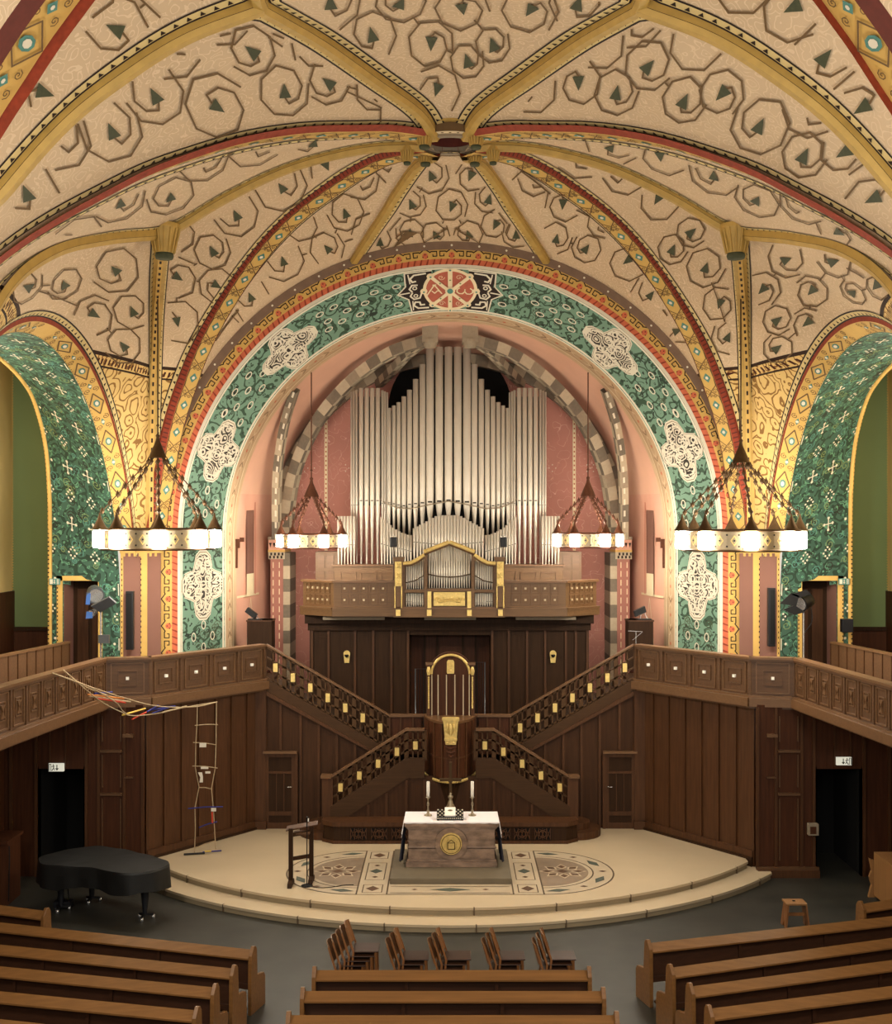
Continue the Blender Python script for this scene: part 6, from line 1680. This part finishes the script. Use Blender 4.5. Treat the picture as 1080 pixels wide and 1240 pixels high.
for a, b, m, Y0_, Y1_ in (((106, 841), (150, 846), 'orange_stick', 24.5, 25.1), ((114, 840), (136, 838), 'blue_stick', 24.5, 25.0), ((108, 843), (158, 850), 'rope_fibre', 24.6, 25.3), ((118, 846), (152, 851), 'red_stick', 24.6, 25.2), ((148, 866), (176, 858), 'yellow_stick', 25.2, 25.8), ((160, 871), (178, 862), 'red_stick', 25.3, 25.8), ((178, 862), (192, 854), 'blue_stick', 25.7, 26.0), ((184, 864), (206, 856), 'blue_stick', 25.8, 26.2), ((181, 860), (212, 855), 'blue_stick', 25.8, 26.3), ((196, 863), (226, 855), 'rope_fibre', 26, 26.5)):
    mb = MB(); tube(mb, [at(a[0], a[1], Y0_), at(b[0], b[1], Y1_)], .018, m, 6); mb.build('stick', t)

# ================================================================== LIGHTS, SPEAKERS, SIGNS AND OTHER THINGS
for sg, Yq, p0_, p1_ in ((-1, 29.65, (152, 716), (161, 787)), (1, 29.65, (930.5, 712), (939, 783))):
    mb = MB(); Ys = 29.55; box(mb, (X(p0_[0], Ys), Ys, Z(p1_[1], Ys)), (X(p1_[0], Ys), Ys+.14, Z(p0_[1], Ys)), 'black_plastic')
    box(mb, (X(p0_[0]+1.2, Ys), Ys-.02, Z(p1_[1]-2, Ys)), (X(p1_[0]-1.2, Ys), Ys, Z(p0_[1]+2, Ys)), 'black_metal')
    mb.build('column_loudspeaker', label='slim tall black loudspeaker column on the pink %s pier' % ('left' if sg < 0 else 'right'), cat='loudspeaker', bevel=.015)
    s = 'left' if sg < 0 else 'right'
def head(mb, c, d, r, L, m):       # open-fronted lamp housing
    d = V(d).normalized(); s = d.cross(V((0, 0, 1))).normalized(); u = s.cross(d)
    tube(mb, [c-d*L, c-d*L*.7, c, c+d*L*.6], [r*.45, r*.85, r, r*1.05], m, 14); tube(mb, [c+d*L*.61, c+d*L*.62], [r*.85, r*.85], 'chrome', 14)
    return s, u, d
t = thing('stage_light', 'grey stage lamps on a stand before the left gallery doorway', 'stage light', (X(121, 28.6), 28.6, 3.78))
x = X(122, 28.6)
mb = MB(); tube(mb, [(x, 28.6, 3.8), (x, 28.6, Z(738, 28.6))], .022, 'chrome', 8)
for a in (0, 2.1, 4.2): tube(mb, [(x, 28.6, 4.4), (x+.4*math.cos(a), 28.6+.4*math.sin(a), 3.8)], .014, 'chrome', 6)
mb.build('stand', t)
for c, d, r, L in (((115, 719), (.35, -.8, -.3), .20, .22), ((112, 742), (-.2, -1, -.2), .09, .12)):
    mb = MB(); head(mb, W(c[0], c[1], 28.6), d, r, L, 'lamp_housing'); mb.build('lamp_head', t)
mb = MB(); c = W(126, 731, 28.4); pts = [c+V((-.28, -.1, -.06)), c+V((.16, -.16, .16)), c+V((.28, .05, .0)), c+V((-.12, .1, -.22))]; prism(mb, pts, (0, .02, .03), 'lamp_housing'); mb.build('barn_door', t)
mb = MB(); c = W(106, 726, 28.4); prism(mb, [c+V((-.05, 0, -.12)), c+V((.05, 0, -.12)), c+V((.07, 0, .15)), c+V((-.02, 0, .16))], (0, .03, 0), 'blue_gel'); c = W(109, 745, 28.4); prism(mb, [c+V((-.08, -.08, -.08)), c+V((.08, -.08, -.06)), c+V((.08, -.08, .08)), c+V((-.06, -.08, .09))], (0, .02, 0), 'blue_gel'); mb.build('blue_filter', t)
mb = MB(); box(mb, (x-.03, 28.5, Z(779, 28.5)), (x+.22, 28.6, Z(769, 28.5)), 'lamp_housing'); mb.build('control_box', t)
t = thing('stage_light', 'black stage lamp with open barn doors on a stand before the right gallery doorway', 'stage light', (X(973, 28.6), 28.6, 3.78))
x = X(973, 28.6)
mb = MB(); tube(mb, [(x, 28.6, 3.8), (x, 28.6, Z(742, 28.6))], .022, 'chrome', 8)
for a in (0, 2.1, 4.2): tube(mb, [(x, 28.6, 4.4), (x+.4*math.cos(a), 28.6+.4*math.sin(a), 3.8)], .014, 'chrome', 6)
mb.build('stand', t)
mb = MB(); head(mb, W(974, 729, 28.6), (-.75, -.5, -.25), .19, .26, 'black_metal'); k = mb.build('lamp_head', t)
for pts in (((944, 731), (958, 718), (968, 721), (964, 734)), ((948, 738), (962, 733), (975, 741), (962, 745)), ((958, 720), (976, 714), (982, 719), (968, 724))):
    mb = MB(); prism(mb, [W(a, b, 28.3) for a, b in pts], (0, .02, 0), 'black_metal'); mb.build('barn_door', k)
mb = MB(); tube(mb, Curve([V((x+.15, 28.5, Z(735, 28.5))), V((x+.17, 28.5, Z(752, 28.5))), V((x+.02, 28.55, Z(766, 28.5)))], 12).p, .01, 'black_metal', 5); mb.build('lamp_cable', k)
# cabinets with small lamps in the arch
for sg, xs_, ytop, s in ((-1, (299, 329), 751, 'left'), (1, (761, 791), 751, 'right')):
    Yq = 32.3; mb = MB(); x0, x1 = X(xs_[0], Yq), X(xs_[1], Yq); box(mb, (x0, Yq, 3.78), (x1, Yq+.6, Z(ytop, Yq)), 'darker_oak')
    box(mb, (x0-.02, Yq-.02, Z(ytop, Yq)-.04), (x1+.02, Yq+.6, Z(ytop, Yq)), 'dark_oak'); mb.build('cabinet', label='dark wooden cabinet behind the %s gallery corner, inside the arch' % s, cat='cabinet')
    t = thing('floodlight', 'small black floodlight standing on the %s cabinet inside the arch' % s, 'floodlight', (X(sum(xs_)/2, Yq), Yq+.1, Z(ytop, Yq)))
    c = W(xs_[0]+4 if sg < 0 else 776, 743 if sg < 0 else 741, Yq)+V((0, .1, 0)); mb = MB(); e1 = V((.26, 0, -.20*(-sg))) if sg < 0 else V((.30, 0, .14)); e2 = V((.08, 0, .12)) if sg < 0 else V((-.04, 0, .16))
    obox(mb, c-e1/2-e2/2, e1, e2, (0, .2, 0), 'black_metal'); mb.build('lamp_head', t, bevel=.01)
    mb = MB(); zc_ = Z(ytop, Yq); bar(mb, (c.x, Yq+.15, zc_+.02), (c.x+.05, Yq+.15, c.z), .02, .02, 'chrome'); bar(mb, (c.x+.2, Yq+.15, zc_+.02), (c.x+.1, Yq+.15, c.z), .02, .02, 'chrome'); box(mb, (c.x-.08, Yq+.05, zc_), (c.x+.3, Yq+.3, zc_+.03), 'black_metal'); mb.build('bracket', t)
t = thing('music_stand', 'thin metal music stand behind the right gallery corner', 'music stand', (X(770, 31.2), 31.2, 3.78))
mb = MB(); bar(mb, W(760, 764, 31.2), W(778, 765, 31.2), .02, .015, 'chrome'); bar(mb, W(766, 775, 31.2), W(777, 766, 31.2), .012, .012, 'chrome'); mb.build('desk', t)
mb = MB(); tube(mb, [(X(770, 31.2), 31.2, 3.8), (X(770, 31.2), 31.2, Z(765, 31.2))], .012, 'chrome', 6); mb.build('pole', t)
# gilded wall lamps under the organ gallery
for p, s in ((420, 'left'), (669.5, 'right')):
    Yq = Yb-.05; t = thing('wall_sconce', 'small gilded wall sconce on the panelling to the %s of the pulpit' % s, 'sconce', (X(p, Yq), Yq, Z(795, Yq)))
    x = X(p, Yq); za, zc_ = Z(802.5, Yq), Z(787.5, Yq)
    mb = MB(); w = .09; ar = [(x+w*math.cos(a), zc_-w+w*math.sin(a)) for a in [PI*i/10 for i in range(11)]]; fprism(mb, [(x-w*.7, za), (x+w*.7, za)]+ar, Yq-.03, Yq, 'gilt'); k = mb.build('back_plate', t)
    mb = MB(); lathe(mb, [(.02, -.02), (.06, .03), (.05, .06), (0, .06)], (x, Yq-.08, (za+zc_)/2), 'black_metal', 10); mb.build('candle_bracket', t)
# exit signs
for sg, p, s, Yq in ((-1, 69, 'left', 26.1), (1, 1021, 'right', 26.1)):
    x0, x1, z0, z1 = X(p-9, Yq), X(p+9, Yq), Z(933.5, Yq) if sg < 0 else Z(926, Yq), Z(924, Yq) if sg < 0 else Z(916.5, Yq)
    t = thing('exit_sign', 'lit exit sign with arrow and running figure above the dark %s doorway' % s, 'exit sign', ((x0+x1)/2, Yq, z0))
    mb = MB(); box(mb, (x0, Yq-.06, z0), (x1, Yq, z1), 'exit_glow'); mb.build('sign_box', t)
    mb = MB(); g = lambda x, z: V((x, Yq-.065, z)); xm = (x0+x1)/2; zm = (z0+z1)/2; k = -1 if sg < 0 else 1
    ppoly(mb, g, [(xm+k*.13, z0+.015), (xm-k*.03, z0+.015), (xm-k*.03, z1-.015), (xm+k*.13, z1-.015)] if k < 0 else [(xm-.02, z0+.015), (xm+.13, z0+.015), (xm+.13, z1-.015), (xm-.02, z1-.015)], 'exit_glow') if False else None
    pline(mb, g, [(xm-k*.02, z1-.03), (xm-k*.02, z0+.05)], .02, 'leaf_green'); ppoly(mb, g, [(xm-k*.06, z0+.07), (xm+k*.02, z0+.07), (xm-k*.02, z0+.02)], 'leaf_green')
    fx = xm+k*.06; ppoly(mb, g, circ(fx, z1-.03, .015, n=6), 'black_metal'); pline(mb, g, [(fx, z1-.05), (fx-k*.01, zm-.01), (fx+k*.03, z0+.02)], .018, 'black_metal'); pline(mb, g, [(fx-k*.01, zm-.01), (fx-k*.03, z0+.03)], .014, 'black_metal'); pline(mb, g, [(fx-.035, zm+.02), (fx+.035, zm+.03)], .012, 'black_metal')
    pline(mb, g, [(xm+k*.11, z0+.015), (xm+k*.11, z1-.015), (xm+k*.15, z1-.015), (xm+k*.15, z0+.015)], .014, 'leaf_green'); mb.build('pictogram', t)
for sg, p, s in ((-1, 66.5, 'left'), (1, 1021.5, 'right')):
    Yq = 29.7; x0, x1, z0, z1 = X(p-6.5, Yq), X(p+6.5, Yq), Z(708, Yq), Z(700.5, Yq)
    t = thing('escape_sign', 'small escape route sign with arrow beside the %s gallery doorway' % s, 'sign', ((x0+x1)/2, Yq, z0))
    mb = MB(); box(mb, (x0, Yq-.03, z0), (x1, Yq, z1), 'teal_paint'); box(mb, (x0+.02, Yq-.035, z0+.02), (x0+.09, Yq-.03, z1-.02), 'white_paint'); mb.build('sign_board', t)
    mb = MB(); g = lambda x, z: V((x, Yq-.04, z)); xm = (x0+x1)/2; pline(mb, g, [(xm, z1-.03), (xm, z0+.04)], .02, 'white_paint'); ppoly(mb, g, [(xm-.03, z0+.06), (xm+.03, z0+.06), (xm, z0+.02)], 'white_paint'); pline(mb, g, [(xm+.07, z0+.02), (xm+.07, z1-.02), (xm+.10, z1-.02), (xm+.10, z0+.02)], .014, 'white_paint'); mb.build('pictogram', t)
# stool, cabinets at the edges
t = thing('wooden_stool', 'small light wooden stool on the dark floor before the right pews', 'stool', (X(962, 22.95), 22.95, 0))
xs0, ys0_ = X(962, 22.95), 22.95
mb = MB(); box(mb, (xs0-.20, ys0_-.16, .44), (xs0+.20, ys0_+.16, .48), 'crate_wood'); tube(mb, [(xs0-.04, ys0_, .482), (xs0+.01, ys0_, .482)], .02, 'black_metal', 6); mb.build('seat', t, bevel=.01)
for sx in (-1, 1):
    mb = MB(); prism(mb, [(xs0+sx*.17, ys0_-.15, .44), (xs0+sx*.17, ys0_+.15, .44), (xs0+sx*.22, ys0_+.18, 0), (xs0+sx*.22, ys0_+.06, 0), (xs0+sx*.2, ys0_, .12), (xs0+sx*.22, ys0_-.06, 0), (xs0+sx*.22, ys0_-.18, 0)], (.03, 0, 0), 'chair_wood'); mb.build('leg', t)
mb = MB(); box(mb, (xs0-.17, ys0_-.015, .2), (xs0+.19, ys0_+.015, .26), 'chair_wood'); mb.build('stretcher', t)
t = thing('wooden_chest', 'light plywood chest with a curved side panel at the right edge under the gallery', 'chest', (9.2, 25.3, 0))
mb = MB(); box(mb, (X(1060, 24.6), 23.3, .05), (X(1060, 24.6)+.75, 24.7, .95), 'crate_wood'); mb.build('body', t, bevel=.01)
mb = MB(); x0 = X(1050, 24.8); fprism(mb, [(x0, 0), (x0+.22, -.0), (x0+.22, .72), (x0+.02, .80), (x0+.07, .55), (x0+.02, .42), (x0+.07, .25)], 24.72, 24.80, 'crate_wood'); mb.build('curved_side', t)
t = thing('side_cabinet', 'dark reddish wooden cabinet at the left edge under the gallery', 'cabinet', (-9.3, 25.0, 0))
mb = MB(); x1 = X(20, 24.6); box(mb, (x1-1.2, 24.2, 0), (x1-.03, 24.9, 1.25), 'red_oak'); box(mb, (x1-1.25, 24.1, 1.25), (x1, 25, 1.31), 'red_oak'); mb.build('body', t)
mb = MB(); tube(mb, [(x1+.0, 24.15, .1), (x1+.02, 24.15, .9), (x1, 24.2, 1.2)], .012, 'black_metal', 5); mb.build('cord', t)
mb = MB(); Yq = 26.12; box(mb, (X(977, Yq), Yq-.14, Z(1010, Yq)), (X(989, Yq), Yq, Z(996, Yq)), 'stone_mid'); box(mb, (X(978.5, Yq), Yq-.15, Z(1008, Yq)), (X(986, Yq), Yq-.14, Z(999, Yq)), 'red_oak')
mb.build('wall_box', label='small metal box on the panelling beside the dark right doorway', cat='box', bevel=.01)
mb = MB(); Yq = 29.6; box(mb, (X(1017, Yq), Yq-.2, Z(765, Yq)), (X(1030, Yq), Yq, Z(749, Yq)), 'black_plastic'); mb.build('wall_loudspeaker', label='small black box speaker on the edge of the right green arch', cat='loudspeaker', bevel=.01)
EXPO = 0.66; AMB = 0.50
FILL_LIGHTS = [((-6.4, 12, 7.8), 700), ((6.4, 12, 7.8), 700), ((0, 5, 8.5), 600), ((-10.9, 25, 9.3), 300), ((10.9, 25, 9.3), 300)]  # unseen lights: nave fill for presumed chandeliers, transept pair added to brighten walls

# ================================================================== CAMERA, LIGHT
cam = bpy.data.cameras.new('camera'); co = bpy.data.objects.new('camera', cam); C.objects.link(co)
co.location = (0, 0, EYE); co.rotation_euler = (PI/2, 0, 0)
cam.lens = 36*F/1240; cam.shift_x = -5/1240; cam.shift_y = 15/1240; cam.clip_end = 200
bpy.context.scene.camera = co
sc = bpy.context.scene
sc.view_settings.view_transform = 'Standard'; sc.view_settings.look = 'None'; sc.view_settings.gamma = 1
sc.view_settings.exposure = EXPO; sc.view_settings.use_curve_mapping = False
w = bpy.data.worlds.new('world'); sc.world = w; w.use_nodes = True
w.node_tree.nodes['Background'].inputs[0].default_value = (1, .90, .78, 1); w.node_tree.nodes['Background'].inputs[1].default_value = AMB
def lamp(loc, power, r=.7, c=(1, .93, .81)):
    l = bpy.data.lights.new('fill_light', 'POINT'); l.energy = power; l.shadow_soft_size = r; l.color = c  # soft fill light, added without a fixture
    o = bpy.data.objects.new('fill_light', l); C.objects.link(o); o.location = loc
for loc, p in FILL_LIGHTS: lamp(loc, p)
